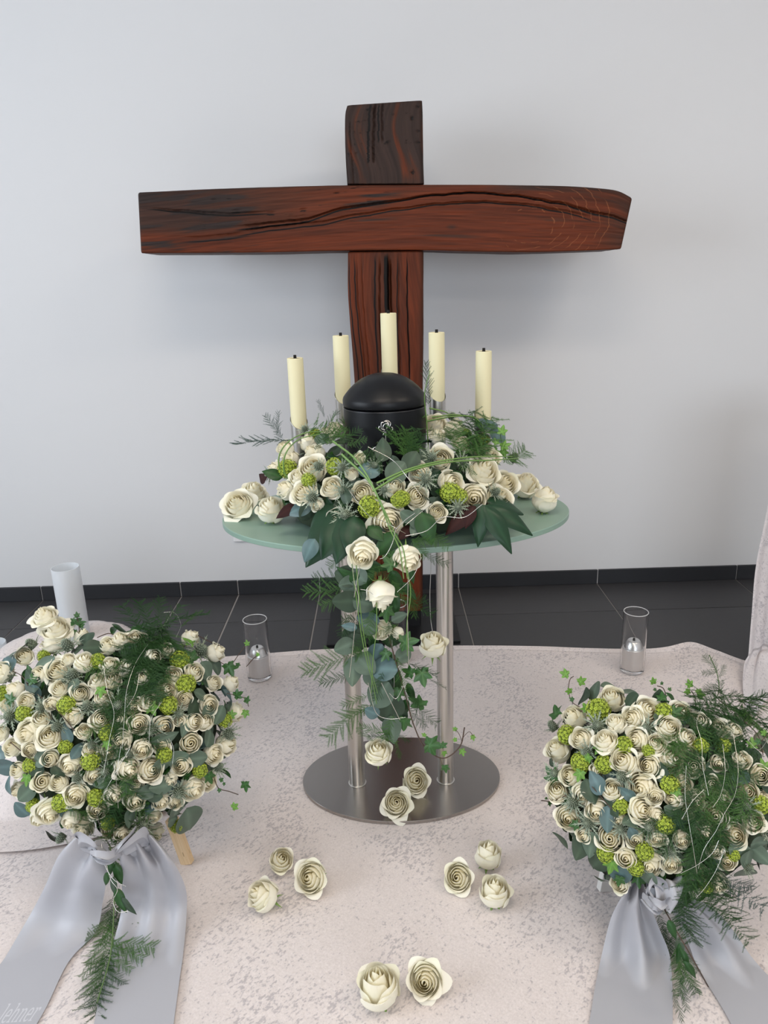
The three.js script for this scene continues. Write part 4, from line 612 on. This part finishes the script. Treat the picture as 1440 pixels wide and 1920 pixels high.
{
  const k = off(212, 1590, 1.730), g = thing('funeral_ribbon', 'grey satin ribbon bow with printed tails under the broader flower heart', 'ribbon', k);
  const tL = inkTex(x => { x.fillStyle = 'rgb(197,197,202)'; x.font = 'italic 80px serif'; x.fillText('lehner', 222, 880); x.fillText('Hi u', 200, 962); });
  const tR = inkTex(x => { x.fillStyle = 'rgb(197,197,202)'; x.font = 'italic 84px serif'; x.fillText('In   W', 200, 962); });
  const pinch = (u, v, n, a) => a * Math.pow(1 - v, 2.2) * Math.sin(u * n + .6) * smooth(0, .06, v + .02);
  part('ribbon_tail', ribbonTail([[150, 1572, .215, 200, 1580, .215], [118, 1600, .19, 196, 1640, .165], [84, 1668, .095, 190, 1690, .075], [58, 1715, .04, 180, 1742, .022], [0, 1812, .008, 134, 1800, .008], [-62, 1910, .008, 82, 1900, .008], [-120, 2010, .008, 20, 2000, .008]], 30, 80, (u, v) => pinch(u, v, 10, .022) + .012 * Math.sin(Math.PI * u) * smooth(.1, .3, v) * (1 - smooth(.35, .6, v))), silk(tL), g);
  part('ribbon_tail', ribbonTail([[226, 1588, .205, 285, 1566, .215], [230, 1620, .175, 322, 1612, .175], [232, 1680, .085, 349, 1668, .09], [226, 1720, .04, 350, 1712, .04], [196, 1830, .008, 340, 1820, .008], [178, 1915, .008, 326, 1920, .008], [160, 2010, .008, 312, 2015, .008]], 36, 90, (u, v) => pinch(u, v, 15, .03) + .010 * Math.sin(u * 7 + v * 6) * (1 - smooth(.2, .5, v)) * smooth(0, .1, v)), silk(tR), g);
  const s = V(.15, 1, .3).normalize();
  loop(g, [off(205, 1608, 1.700), off(222, 1585, 1.675), off(242, 1566, 1.680), off(235, 1580, 1.720), off(212, 1600, 1.725)], .062, [V(.6, .6, .5).normalize(), V(.5, .8, .2).normalize()]);
  loop(g, [off(172, 1598, 1.700), off(182, 1607, 1.675), off(205, 1612, 1.670), off(225, 1600, 1.685), off(232, 1592, 1.705)], .034, [V(0, 1, .3).normalize(), V(.2, 1, .4).normalize()]);
  loop(g, [off(206, 1606, 1.705), off(186, 1590, 1.690), off(160, 1580, 1.700), off(150, 1586, 1.730), off(186, 1598, 1.730)], .055, [V(-.3, .8, .5).normalize(), V(0, 1, .2)]);
  loop(g, [off(214, 1604, 1.700), off(240, 1590, 1.690), off(270, 1572, 1.695), off(280, 1586, 1.730), off(236, 1600, 1.730)], .06, [V(.3, .8, .5).normalize(), V(0, 1, .2)]);
  const b = heartL;
  wire(b, [off(206, 1585, 1.760), off(214, 1640, 1.760), off(214, 1690, 1.790), off(207, 1790, 1.750), off(182, 1880, 1.705)], .0013, M.stemGreen, 'trailing_stem');
  for (const [x, y, s2, a] of [[205, 1625, 44, 170], [222, 1640, 44, 190], [212, 1665, 44, 180], [226, 1690, 50, 200], [198, 1650, 36, 160], [240, 1702, 44, 215]]) leaf('green_leaf', pick(LEAF.lance), pick([M.green, M.eucDark]), b, off(x, y, 1.72), jit(V(0, .5, 1), .4), a * Math.PI / 180, metres(s2, off(x, y, 1.72)));
  const gp = (x, y, h) => onY(x, y, h);
  for (const [x0, y0, x1, y1, w, m] of [[215, 1680, 198, 1745, 1.2], [222, 1690, 240, 1752, 1], [212, 1700, 300, 1724, .8], [205, 1715, 250, 1770, 1], [210, 1740, 138, 1762, .8, M.fernLight], [206, 1750, 150, 1812, .8], [206, 1760, 292, 1786, .9], [206, 1770, 270, 1806, .8], [205, 1780, 150, 1836, .7], [204, 1790, 246, 1825, .8], [200, 1800, 160, 1870, .8, M.fernLight], [200, 1810, 235, 1845, .8], [206, 1780, 178, 1912, 1.1], [210, 1700, 190, 1770, 1.1], [204, 1830, 168, 1895, .8], [208, 1735, 200, 1840, 1.1]]) fern(b, gp(x0, y0, .032), gp(x1, y1, .016), V(rr(-.3, .3), 1, .3), m ?? pick([M.fernLight, M.fernLight, M.fern]), 'trailing_fern', w);
  wire(b, [off(196, 1605, 1.695), off(208, 1650, 1.695), off(220, 1668, 1.700), off(212, 1690, 1.710), off(222, 1710, 1.715), off(240, 1708, 1.715)], .0006);
  wire(b, [off(190, 1580, 1.690), off(196, 1620, 1.690), off(214, 1650, 1.695), off(236, 1662, 1.700)], .0006);
}
{
  const k = off(1230, 1672, 1.680), g = thing('funeral_ribbon', 'grey satin ribbon bow with a twisted knot under the slimmer flower heart', 'ribbon', k);
  const pinch = (u, v, n, a) => a * Math.pow(1 - v, 2.0) * Math.sin(u * n + .4) * smooth(0, .06, v + .02);
  part('ribbon_tail', ribbonTail([[1180, 1652, .16, 1202, 1658, .16], [1166, 1680, .145, 1212, 1690, .13], [1145, 1722, .085, 1232, 1738, .07], [1128, 1790, .02, 1254, 1790, .025], [1118, 1840, .008, 1260, 1845, .012], [1104, 1925, .008, 1261, 1925, .008], [1090, 2020, .008, 1262, 2020, .008]], 36, 90, (u, v) => pinch(u, v, 13, .022) + .022 * Math.exp(-Math.pow((u - .3 - .5 * v) / .12, 2)) * smooth(.12, .3, v) * (1 - smooth(.5, .75, v))), SILK, g);
  part('ribbon_tail', ribbonTail([[1246, 1700, .13, 1296, 1682, .135], [1262, 1722, .105, 1330, 1700, .105], [1290, 1775, .045, 1378, 1752, .045], [1312, 1822, .014, 1412, 1795, .02], [1352, 1890, .008, 1450, 1840, .010], [1400, 1980, .008, 1520, 1920, .008], [1440, 2050, .008, 1570, 1990, .008]], 36, 90, (u, v) => pinch(u, v, 12, .02) + .008 * Math.sin(u * 6 + v * 8) * (1 - smooth(.3, .7, v))), SILK, g);
  loop(g, [off(1232, 1690, 1.635), off(1214, 1672, 1.620), off(1222, 1658, 1.615), off(1240, 1664, 1.620), off(1244, 1680, 1.635)], .036, [V(-.2, .9, .5).normalize(), V(.4, .8, .3).normalize()]);
  loop(g, [off(1240, 1706, 1.630), off(1254, 1676, 1.615), off(1250, 1648, 1.620), off(1238, 1662, 1.645), off(1236, 1690, 1.645)], .05, [V(.9, .3, .3).normalize(), V(.9, .1, .2).normalize()]);
  loop(g, [off(1244, 1690, 1.640), off(1268, 1672, 1.630), off(1286, 1662, 1.640), off(1280, 1680, 1.665), off(1250, 1694, 1.660)], .055, [V(.2, .9, .4).normalize(), V(.3, .9, .1).normalize()]);
  loop(g, [off(1206, 1680, 1.645), off(1222, 1696, 1.625), off(1238, 1706, 1.620), off(1252, 1694, 1.630), off(1262, 1684, 1.645)], .035, [V(.3, .9, .3).normalize(), V(-.2, .9, .3).normalize()]);
  const b = heartR, gp = (x, y, h) => onY(x, y, h);
  wire(b, [off(1246, 1705, 1.655), off(1268, 1745, 1.645), off(1300, 1800, 1.635), onY(1328, 1850, .012)], .0013, M.stem, 'trailing_stem');
  leaf('eucalyptus_leaf', LEAF.euc[0], M.eucDark, b, off(1274, 1775, 1.615), V(0, .7, .8), .3, .02);
  for (const [x, y, s2, a] of [[1262, 1745, 40, 200], [1285, 1800, 44, 190], [1296, 1820, 44, 210], [1272, 1790, 40, 170]]) leaf('green_leaf', pick(LEAF.lance), M.green, b, off(x, y, 1.60), jit(V(0, .7, 1), .3), a * Math.PI / 180, metres(s2, off(x, y, 1.60)));
  for (const [x0, y0, x1, y1, w] of [[1236, 1712, 1250, 1770, .9], [1244, 1725, 1262, 1790, 1], [1250, 1740, 1240, 1785, .8], [1260, 1750, 1276, 1820, 1], [1268, 1770, 1290, 1840, 1.2], [1274, 1790, 1300, 1868, 1], [1278, 1800, 1268, 1870, .9], [1284, 1820, 1310, 1865, .8], [1276, 1830, 1290, 1895, .7], [1262, 1850, 1280, 1915, .5], [1280, 1780, 1305, 1825, 1]]) fern(b, gp(x0, y0, .045), gp(x1, y1, .018), V(rr(-.3, .3), 1, .4), pick([M.fern, M.fernLight]), 'trailing_fern', w);
}
// ---------------------------------------------------------------- the urn's flower ring with its cascade
R = mulberry(3003);
{
  const EW = { c: V(TC.x + .002, .79, -1.645), q: new THREE.Quaternion(), r: V(.272, .165, .232) };
  const g = thing('urn_wreath', 'ring of white roses and greenery round the black urn, trailing down before the table', 'flower arrangement', V(TC.x, TH, TC.z));
  const ring = new MB().grid(64, 20, (u, v) => { const a = u * 6.283, b = v * 6.283, fx = .172, fz = .155, w = 1 + .06 * Math.sin(a * 9) * Math.sin(b * 3); return V(URN.x + .01 + (fx + .068 * Math.cos(b) * w) * Math.cos(a), Math.max(TH + .001, TH + .05 + .062 * Math.sin(b) * w), URN.z + (fz + .056 * Math.cos(b) * w) * Math.sin(a)); });
  part('moss_ring', ring.geo(), M.moss, g);
  const onS = (px, py, lift = 0) => { const h = onEll(px, py, EW); h.p.y = Math.max(h.p.y, TH + .004); h.p.addScaledVector(h.n, lift); return h; };
  const face = (h, k, j) => jit(h.n.clone().addScaledVector(toEye(h.p), k).normalize(), j);
  for (const [x, y, D, kind] of [[627, 806, 28], [614, 818, 32], [580, 833, 34], [536, 843, 32], [592, 853, 38], [522, 881, 32, 1], [586, 881, 50, 3], [562, 898, 36], [546, 862, 34], [540, 920, 36, 1], [572, 925, 46, 3], [624, 916, 40, 2], [681, 926, 44, 2], [632, 973, 40, 1], [725, 977, 60, 4], [739, 917, 38, 1], [675, 860, 22], [816, 798, 40], [820, 820, 30], [852, 808, 40], [866, 836, 34], [825, 861, 46, 3], [787, 888, 38, 2], [842, 906, 46, 2], [780, 932, 42, 3], [820, 961, 34, 3], [888, 932, 48, 2], [905, 887, 58, 3], [915, 861, 42], [946, 908, 46, 2], [933, 938, 52, 3], [886, 840, 32], [910, 846, 30], [596, 946, 26], [660, 890, 24]]) { const h = onS(x, y), s = metres(D, h.p); rose(kind ?? pick([1, 2, 5, 6]), h.p, face(h, .7, .35), s * 1.18, { parent: g, calyx: R() < .3 }); }
  for (const [x, y, D] of [[547, 886, 40], [632, 882, 36], [695, 952, 46], [747, 941, 32], [595, 823, 24], [585, 906, 30], [840, 927, 42], [856, 934, 34], [753, 938, 34], [902, 833, 26], [870, 822, 22]]) { const h = onS(x, y, .012); snowball(g, h.p, face(h, .6, .3), metres(D, h.p)); }
  [[607, 887, 58], [520, 899, 44], [647, 889, 52], [704, 886, 50], [597, 938, 66], [655, 966, 72], [650, 926, 60], [580, 820, 40], [722, 926, 44], [805, 871, 64], [860, 878, 56], [795, 908, 64], [850, 953, 54], [948, 871, 62], [915, 928, 56], [842, 798, 46], [650, 985, 56]].forEach(([x, y, D], i) => { const h = onS(x, y, .022); thistle(g, h.p, face(h, .5, .5), metres(D, h.p) * .64, i); });
  for (const [x, y, D, a, k, m] of [[695, 893, 38, 70, 0, M.eucBlue], [744, 896, 42, -50, 0, M.euc], [611, 838, 28, 20, 0, M.euc], [905, 812, 38, 20, 0, M.eucBlue], [923, 829, 36, -40, 0, M.eucBlue], [780, 972, 34, -20, 0, M.euc], [762, 968, 26, 60, 0, M.euc], [770, 878, 36, -30, 0, M.eucDark], [705, 1000, 40, 100, 0, M.eucDark], [778, 985, 34, 160, 1, M.euc], [795, 870, 30, 30, 1, M.eucDark], [510, 905, 24, 70, 1, M.red], [720, 860, 40, 0, 1, M.eucDark], [655, 935, 30, 20, 1, M.eucDark], [880, 960, 32, 120, 1, M.eucDark]]) { const h = onS(x, y, .022); leaf('eucalyptus_leaf', LEAF.euc[k], m, g, h.p, face(h, .8, .35), a * Math.PI / 180, metres(D, h.p) * 1.2); }
  for (let i = 0; i < 120; i++) { const a = R() * 6.283, r = Math.sqrt(rr(.1, 1)), x = 737 + Math.cos(a) * r * 222, y = 900 + Math.sin(a) * r * 92; if (Math.abs(x - 722) < 84 && y < 862) continue; const h = onS(x, y, -.012), s = metres(rr(30, 50), h.p), k = R(), n = face(h, .2, .9); if (k < .4) leaf('eucalyptus_leaf', pick(LEAF.euc), pick([M.eucDark, M.euc, M.eucDark]), g, h.p, n, rr(0, 6.28), s); else if (k < .85) leaf('green_leaf', pick(LEAF.lance), pick([M.green, M.fatsia]), g, h.p, n, rr(0, 6.28), s * 1.3); else leaf('ivy_leaf', pick(IVY), M.ivy, g, h.p, n, rr(0, 6.28), s); }
  for (let i = 0; i < 80; i++) { const a = rr(2.7, 6.7), b = rr(.1, 2.6), n = V(Math.cos(a) * Math.cos(b), Math.sin(b), Math.sin(a) * Math.cos(b)), p = V(URN.x + .01 + (.172 + .07 * Math.cos(b)) * Math.cos(a), TH + .05 + .06 * Math.sin(b), URN.z + (.155 + .058 * Math.cos(b)) * Math.sin(a)); leaf(i % 2 ? 'eucalyptus_leaf' : 'green_leaf', pick(i % 2 ? LEAF.euc : LEAF.lance), i % 2 ? pick([M.euc, M.eucDark]) : M.green, g, p, jit(n, .6), rr(0, 6.28), rr(.03, .05)); }
  // fingered dark leaves reaching over the table, and single large ones
  const finger = (mat, pts, wide, geo = LEAF.lance) => { for (const [x0, y0, x1, y1, z0, z1, w] of pts) { const a = onZ(x0, y0, z0), b = onZ(x1, y1, z1), y = b.clone().sub(a), L = y.length(), m = mesh('fatsia_leaf', geo[1], mat, g); setPose(m, a.clone().lerp(b, .5), y, V(0, .8, .7), L, g.position); m.scale.x = L * (w ?? wide); } };
  finger(M.fatsia, [[905, 945, 897, 1024, -1.43, -1.39, 1.0], [908, 945, 965, 1034, -1.43, -1.38, .95], [912, 945, 1006, 997, -1.44, -1.42, .95], [915, 938, 992, 957, -1.46, -1.50, 1.0]], 1);
  finger(M.fatsia, [[650, 950, 568, 1056, -1.44, -1.37, 1.35], [655, 955, 600, 1042, -1.43, -1.36, 1.5], [660, 960, 628, 1052, -1.42, -1.355, 1.5], [665, 965, 655, 1040, -1.41, -1.35, 1.5], [640, 945, 575, 1010, -1.46, -1.42, 1.5]], 1.4);
  finger(M.eucBlue, [[585, 945, 536, 962, -1.50, -1.50, 1.7], [590, 1010, 568, 1054, -1.375, -1.36, 1.7]], 1.7);
  finger(M.red, [[892, 948, 834, 998, -1.43, -1.40, 1.1], [888, 950, 872, 990, -1.42, -1.40, 1.3], [560, 945, 516, 968, -1.52, -1.5, 1.3], [775, 985, 745, 1010, -1.41, -1.38, 1.3]], 1.5);
  finger(M.green, [[790, 960, 812, 1020, -1.40, -1.37, 1.6], [690, 985, 720, 1012, -1.40, -1.37, 1.5], [745, 1000, 700, 1040, -1.38, -1.36, 1.6], [530, 895, 492, 880, -1.6, -1.6, 1.6]], 1.6);
  // ferns and loops of grass on the ring
  const F3 = (l, m) => { for (const [x0, y0, x1, y1, w] of l) { const a = onS(x0, y0, .022), b = onS(x1, y1, .04); fern(g, a.p, b.p, face(a, .6, .4), m ?? pick([M.fern, M.fernLight]), 'fern_frond', w ?? 1); } };
  F3([[610, 830, 640, 800], [620, 850, 665, 815], [640, 850, 680, 830], [600, 860, 625, 835], [650, 840, 612, 830], [655, 850, 690, 850], [640, 870, 690, 880], [750, 870, 735, 800], [755, 870, 760, 830], [760, 870, 780, 838], [770, 870, 790, 845], [780, 870, 765, 840], [860, 880, 850, 830], [880, 880, 905, 825], [870, 870, 890, 835], [850, 870, 835, 825], [890, 870, 870, 815], [860, 860, 900, 850], [830, 850, 800, 835], [885, 900, 850, 895], [930, 880, 965, 860], [720, 900, 690, 870], [800, 990, 830, 1010], [650, 1000, 620, 1030]]);
  F3([[562, 840, 463, 846, .55], [540, 838, 514, 806, .7], [530, 832, 536, 800, .6], [615, 800, 606, 782, .5]], M.fernGrey);
  const sp = (m, l) => { for (const [z, ...q] of l) wire(g, q.map(([x, y, dz]) => onZ(x, y, z + (dz ?? 0))), .0012, m, 'grass_blade'); };
  for (const [z, ...q] of [[-1.60, [545, 900], [525, 880], [525, 850], [545, 825], [580, 810], [607, 810]], [-1.58, [550, 905], [533, 885], [536, 850], [560, 824], [600, 814]], [-1.72, [805, 765], [840, 775], [858, 795], [865, 810]], [-1.68, [810, 782], [860, 778], [895, 788], [908, 810], [906, 835], [895, 870]], [-1.66, [800, 790], [850, 781], [890, 783], [904, 800], [910, 825], [904, 850]], [-1.62, [805, 880], [803, 840], [800, 790], [796, 740], [806, 695]]]) part('grass_blade', taperTube(q.map(([x, y, dz]) => onZ(x, y, z + (dz ?? 0))), .0021, .0009, 40, 5), M.grass, g);
  for (const q of [[[712, 924], [760, 905], [810, 893], [860, 886], [930, 883]], [[705, 935], [760, 908], [830, 893], [890, 890], [940, 885]], [[640, 862], [680, 892], [710, 935], [733, 985]], [[655, 882], [700, 922], [725, 962], [740, 990]]]) {
    const pts = q.map(([x, y]) => onS(x, y, .05).p); if (q[3][1] > 950) pts.push(onZ(q[3][0] + 16, 1030, -1.30), onZ(q[3][0] + 24, 1085, -1.30)); part('grass_blade', taperTube(pts, .0024, .001, 44, 5), M.grass, g);
  }
  F3([[800, 780, 797, 712, .45]], M.fern);
  // the small pale ivy beside the outer candle
  for (const [x, y, s, a] of [[942, 807, 24, -20], [947, 835, 26, -70], [926, 848, 26, 120], [945, 850, 22, 200], [930, 828, 18, 20]]) leaf('ivy_leaf', pick(IVY), M.ivyLight, g, onZ(x, y, -1.63), jit(V(0, .3, 1), .3), a * Math.PI / 180, metres(s, onZ(x, y, -1.63)) * 1.15);
  wire(g, [onZ(938, 860, -1.64), onZ(940, 830, -1.64), onZ(938, 812, -1.632)], .0008, M.stemGreen, 'ivy_stem');
  // the cascade in front of the table
  const CZ = -1.352, P = (x, y, dz = 0) => onZ(x, y, CZ + dz);
  const hang = (x, y, D, axis, kind, dz = .02) => { const p = P(x, y, dz); rose(kind, p, V(...axis), metres(D, p), { parent: g, calyx: true }); };
  hang(680, 1037, 62, [-.12, -.15, 1], 3); hang(763, 1046, 58, [.12, -.45, 1], 2); hang(714, 1112, 62, [.05, -.9, .45], 2); hang(717, 1180, 44, [-.5, .2, .8], 1, -.02); hang(745, 1185, 26, [.4, -.8, .5], 0, -.01);
  const L = (geo, mat, list, name) => { for (const [x, y, D, a, dz, k] of list) { const p = P(x, y, dz ?? .01); leaf(name, Array.isArray(geo) ? geo[k ?? 0] : geo, mat, g, p, jit(V(0, .25, 1), .38), a * Math.PI / 180, metres(D, p) * (geo === IVY ? 1.2 : 1.02)); } };
  L(IVY, M.ivy, [[725, 1150, 38, 175, .03], [765, 1204, 44, -80, .02, 1], [792, 1268, 42, 190, .01], [783, 1318, 42, 60, .01, 1], [722, 1228, 30, 160, .01], [757, 1356, 40, 175, 0], [730, 1055, 38, 30, .03, 1], [766, 1260, 30, 80], [748, 1300, 30, 170], [735, 1045, 30, -150, .02]], 'ivy_leaf');
  L(LEAF.lance, M.green, [[698, 1062, 60, -110, .01, 1], [655, 1082, 60, 60, -.01, 1], [690, 1085, 56, 160, -.02, 1], [745, 1095, 60, 200, -.02, 1], [770, 1070, 50, 190, -.03, 1], [740, 1130, 56, 190, -.03, 1], [700, 1150, 50, 170, -.03, 1], [768, 1110, 44, 215, -.02, 1], [700, 1210, 50, 180, -.03, 1], [735, 1250, 56, 185, -.03, 1], [745, 1285, 50, 175, -.02, 1], [725, 1200, 50, 200, -.04, 1], [758, 1330, 46, 170, -.02, 1], [770, 1300, 40, 200, -.02, 1]], 'green_leaf');
  L(LEAF.euc, M.euc, [[684, 1130, 46, 250, 0], [646, 1212, 40, 110, .01], [662, 1258, 54, 170, .01, 1], [684, 1245, 48, 230], [712, 1303, 60, 150, .01], [735, 1366, 54, 185, 0, 1], [690, 1175, 40, 70], [757, 1228, 34, -70, .01], [748, 1157, 32, -70, .0, 1], [672, 1080, 40, 60, -.01], [655, 1095, 40, 100, -.01], [700, 1270, 44, 200]], 'eucalyptus_leaf');
  L(LEAF.euc, M.eucBlue, [[719, 1254, 54, 95, .015], [690, 1162, 44, 80, .0, 1], [698, 1336, 30, 60], [655, 1175, 30, 75, .01, 2], [706, 1225, 40, 150, -.01]], 'eucalyptus_leaf');
  L(LEAF.euc, M.eucDark, [[650, 1128, 54, 95, 0], [667, 1207, 46, 200, .0], [730, 1330, 66, 170, .0], [716, 1290, 54, 210, -.01], [745, 1345, 54, 160, -.01, 1], [650, 1080, 48, 70, -.02], [675, 1120, 48, 60, -.02], [700, 1240, 54, 160, -.03], [660, 1190, 44, 120, -.02], [730, 1270, 50, 170, -.03], [735, 1195, 44, 150, -.04]], 'eucalyptus_leaf');
  const FF = (l, m) => { for (const [x0, y0, x1, y1, dz, w] of l) fern(g, P(x0, y0, dz ?? 0), P(x1, y1, dz ?? 0), jit(V(0, .15, 1), .35), m ?? pick([M.fern, M.fernLight]), 'fern_frond', w ?? 1); };
  FF([[665, 1105, 568, 1118, -.02, .8], [660, 1095, 585, 1090, -.03], [655, 1115, 600, 1135, -.02], [690, 1225, 562, 1260, .0, .7], [662, 1268, 597, 1284, 0, .8], [700, 1318, 612, 1392, 0, .8], [690, 1305, 640, 1330, 0, .9], [750, 1120, 812, 1152, -.03], [750, 1130, 800, 1125, -.03], [770, 1010, 815, 1020, .0], [790, 1035, 842, 1058, -.02, .7], [660, 1030, 612, 1062, -.03], [735, 1380, 672, 1356, .01, .6], [740, 1385, 690, 1375, .0, .6], [770, 1318, 818, 1358, 0, .8], [765, 1325, 800, 1370, 0, .7], [738, 1370, 768, 1392, 0, .6], [742, 1380, 750, 1428, 0, .4], [700, 1170, 640, 1165, -.02], [745, 1170, 700, 1195, .02, .6], [720, 1060, 690, 1085, .02], [700, 1065, 740, 1085, .02], [760, 1240, 820, 1265, 0, .5], [700, 1230, 660, 1220, .02], [800, 1270, 836, 1290, 0, .3], [770, 1090, 775, 1160, -.01, .5], [775, 1010, 800, 1048, .01], [690, 1330, 640, 1345, 0, .6], [700, 1140, 690, 1200, .03, .8], [730, 1160, 740, 1215, .03, .8], [690, 1190, 660, 1235, .02, .8], [745, 1230, 760, 1290, .02, .8], [720, 1260, 700, 1320, .03, .7], [755, 1290, 790, 1330, .02, .7], [660, 1150, 640, 1200, .0, .8], [735, 1085, 760, 1130, .02, .8], [690, 1090, 665, 1130, .02, .8], [740, 1340, 720, 1395, .02, .7], [700, 1390, 670, 1372, .02, .6], [705, 1380, 745, 1392, .02, .6]]);
  // ivy runner at the lower end
  wire(g, [P(728, 1190, .02), P(742, 1240, .02), P(762, 1310, .02), P(776, 1360, .02), P(796, 1400, .03), P(830, 1422, .035), P(862, 1400, .04), P(871, 1364, .04)], .0013, M.stem, 'ivy_runner');
  wire(g, [P(866, 1385, .04), P(880, 1372, .04), P(887, 1380, .04)], .0006, M.stem, 'ivy_stem'); wire(g, [P(866, 1390, .04), P(860, 1375, .04), P(854, 1368, .04)], .0006, M.stem, 'ivy_stem'); wire(g, [P(826, 1422, .035), P(829, 1434, .035), P(835, 1440, .035)], .0006, M.stem, 'ivy_stem');
  for (const [x, y, s, a, l] of [[812, 1398, 52, -100, 0], [867, 1410, 20, 200, 1], [835, 1441, 24, 190, 0], [887, 1383, 16, 190, 1], [853, 1367, 14, 60, 1], [853, 1387, 13, 80, 1], [833, 1413, 18, 180, 1], [795, 1378, 14, 60, 1], [832, 1397, 20, -60, 0]]) leaf('ivy_leaf', pick(IVY), l ? M.ivyLight : M.ivy, g, P(x, y, .038), jit(V(0, .2, 1), .3), a * Math.PI / 180, metres(s, P(x, y, .038)));
  const W = (dz, ...q) => wire(g, q.map(([x, y, e]) => P(x, y, dz + (e ?? 0))), .0006);
  W(.045, [661, 1055], [664, 1090], [672, 1120], [666, 1170], [660, 1230], [655, 1270]); W(.05, [675, 1060], [668, 1095], [664, 1120]); W(.045, [700, 1115], [690, 1108], [676, 1105]); W(.04, [766, 1060], [764, 1150], [766, 1240], [765, 1250]); W(.04, [690, 1280], [708, 1340], [730, 1348], [760, 1345]); W(.05, [790, 1045], [775, 1080], [745, 1110]); W(.06, [655, 920, -.14], [690, 965, -.08], [720, 978, -.03], [742, 990], [760, 1000, -.03]); W(.06, [742, 992], [760, 975], [778, 962]); W(.06, [742, 992], [735, 1020], [720, 1045], [712, 1048]); W(.05, [760, 1005], [800, 995], [830, 970], [870, 970], [905, 945]); W(.05, [810, 945, -.06], [790, 960, -.02], [760, 985]); W(-.05, [690, 838], [735, 862, .02], [760, 890, .06], [790, 930, .08]); W(.05, [730, 1300], [742, 1310], [757, 1285]); W(.05, [715, 1280], [735, 1320], [750, 1350]);
  // long green cords of the cascade
  for (const q of [[[660, 1058], [668, 1120], [676, 1180], [688, 1240], [700, 1285], [706, 1320]], [[668, 1060], [674, 1125], [682, 1190], [697, 1260], [708, 1300]], [[762, 1060], [770, 1110], [763, 1170], [764, 1230]], [[706, 1130], [706, 1180], [700, 1230], [696, 1300]]]) part('grass_blade', taperTube(q.map(([x, y]) => P(x, y, .04)), .0011, .0007, 30, 5), M.grass, g);
}

// ---------------------------------------------------------------- loose roses
R = mulberry(4004);
const ROSE = (label, px, py, D, h, axis, kind, spin, group) => {
  const ax = V(...axis).normalize(), a = onY(px, py, h), s = metres(D, a) * 1.03, p = onY(px, py, h + .42 * s);
  const g = rose(kind, p, ax, s, { full: true, spin });
  tag(g, label, 'rose', group); return g;
};
const onTable = 'loose roses on the glass table', onBase = 'loose roses on the steel base', onCloth = 'loose roses on the floor cloth';
ROSE('fully open cream rose at the outermost edge of the glass table, above the socket', 447, 946, 58, TH, [-.15, .75, .75], 4, .4, onTable);
ROSE('cream rose behind two others on the table side above the socket', 476, 926, 48, TH, [.25, .9, .3], 3, 1.4, onTable);
ROSE('cream rose on the table with a dark red leaf against it', 509, 958, 54, TH, [.1, .9, .35], 2, 2.5, onTable);
ROSE('cream rose touching the wreath on the table end opposite the socket', 985, 911, 52, TH, [.2, .9, .45], 3, 3.1, onTable);
ROSE('cream rose alone at the glass edge on the table end opposite the socket', 1021, 940, 50, TH, [.1, 1, .1], 1, 4.2, onTable);
ROSE('white rose on the steel base, nearer the tube below the ivy runner', 779, 1464, 52, .013, [.1, .65, .8], 3, 5.0, onBase);
ROSE('ragged white rose on the steel base, nearest its front rim', 743, 1506, 54, .013, [0, .7, .75], 4, .9, onBase);
ROSE('half-open rose farthest back of the three on the cloth before the broader heart', 527, 1614, 48, .004, [.25, .8, .55], 1, 1.9, onCloth);
ROSE('open rose nearest the steel base among the three before the broader heart', 584, 1645, 62, .004, [-.2, .65, .75], 3, 2.7, onCloth);
ROSE('closed rose seen from its side, foremost of the three before the broader heart', 496, 1680, 60, .004, [-.55, .75, .3], 1, 3.6, onCloth);
ROSE('closed rose farthest back of the three on the cloth before the slimmer heart', 915, 1607, 54, .004, [.1, .85, .0], 0, 4.4, onCloth);
ROSE('open rose with spiral centre showing, among the three before the slimmer heart', 859, 1645, 56, .004, [-.2, .7, .75], 3, 5.3, onCloth);
ROSE('upright half-open rose, foremost of the three before the slimmer heart', 928, 1674, 62, .004, [.05, .95, .1], 2, .2, onCloth);
ROSE('large rose lying with its side to the viewer, nearest of all on the cloth', 711, 1852, 84, .004, [-.05, .85, .05], 2, 1.1, onCloth);
ROSE('large rose with its yellow spiral centre towards the viewer, next to the biggest one', 797, 1838, 68, .004, [-.1, .65, .8], 4, 2.2, onCloth);
// two that hang free on threads from the table
{
  const hangRose = (label, px, py, D, z, axis, kind, spin, thread) => { const p = onZ(px, py, z), g = rose(kind, p, V(...axis), metres(D, p), { full: true, spin }); tag(g, label, 'rose'); const pts = thread.map(([x, y, zz]) => onZ(x, y, zz ?? z)), m = part('thread', tube(pts, .0007, 24, 4), M.thread, g); return g; };
  hangRose('white rose hanging on a thread before the steel tube nearest the drape', 812, 1211, 58, -1.45, [.05, .97, .22], 2, .6, [[807, 1026, -1.44], [808, 1060], [806, 1120], [808, 1165], [812, 1190]]);
  hangRose('white rose hanging lowest, in front of the steel base below the greenery', 710, 1412, 56, -1.36, [-.05, .9, .45], 1, 1.7, [[735, 1200, -1.36], [738, 1300], [722, 1370], [713, 1395]]);
}
scene.traverse(o => { if (o.isMesh) { o.castShadow = o.receiveShadow = true; } if (o.isLight) o.castShadow = true; });
renderer.render(scene, camera);
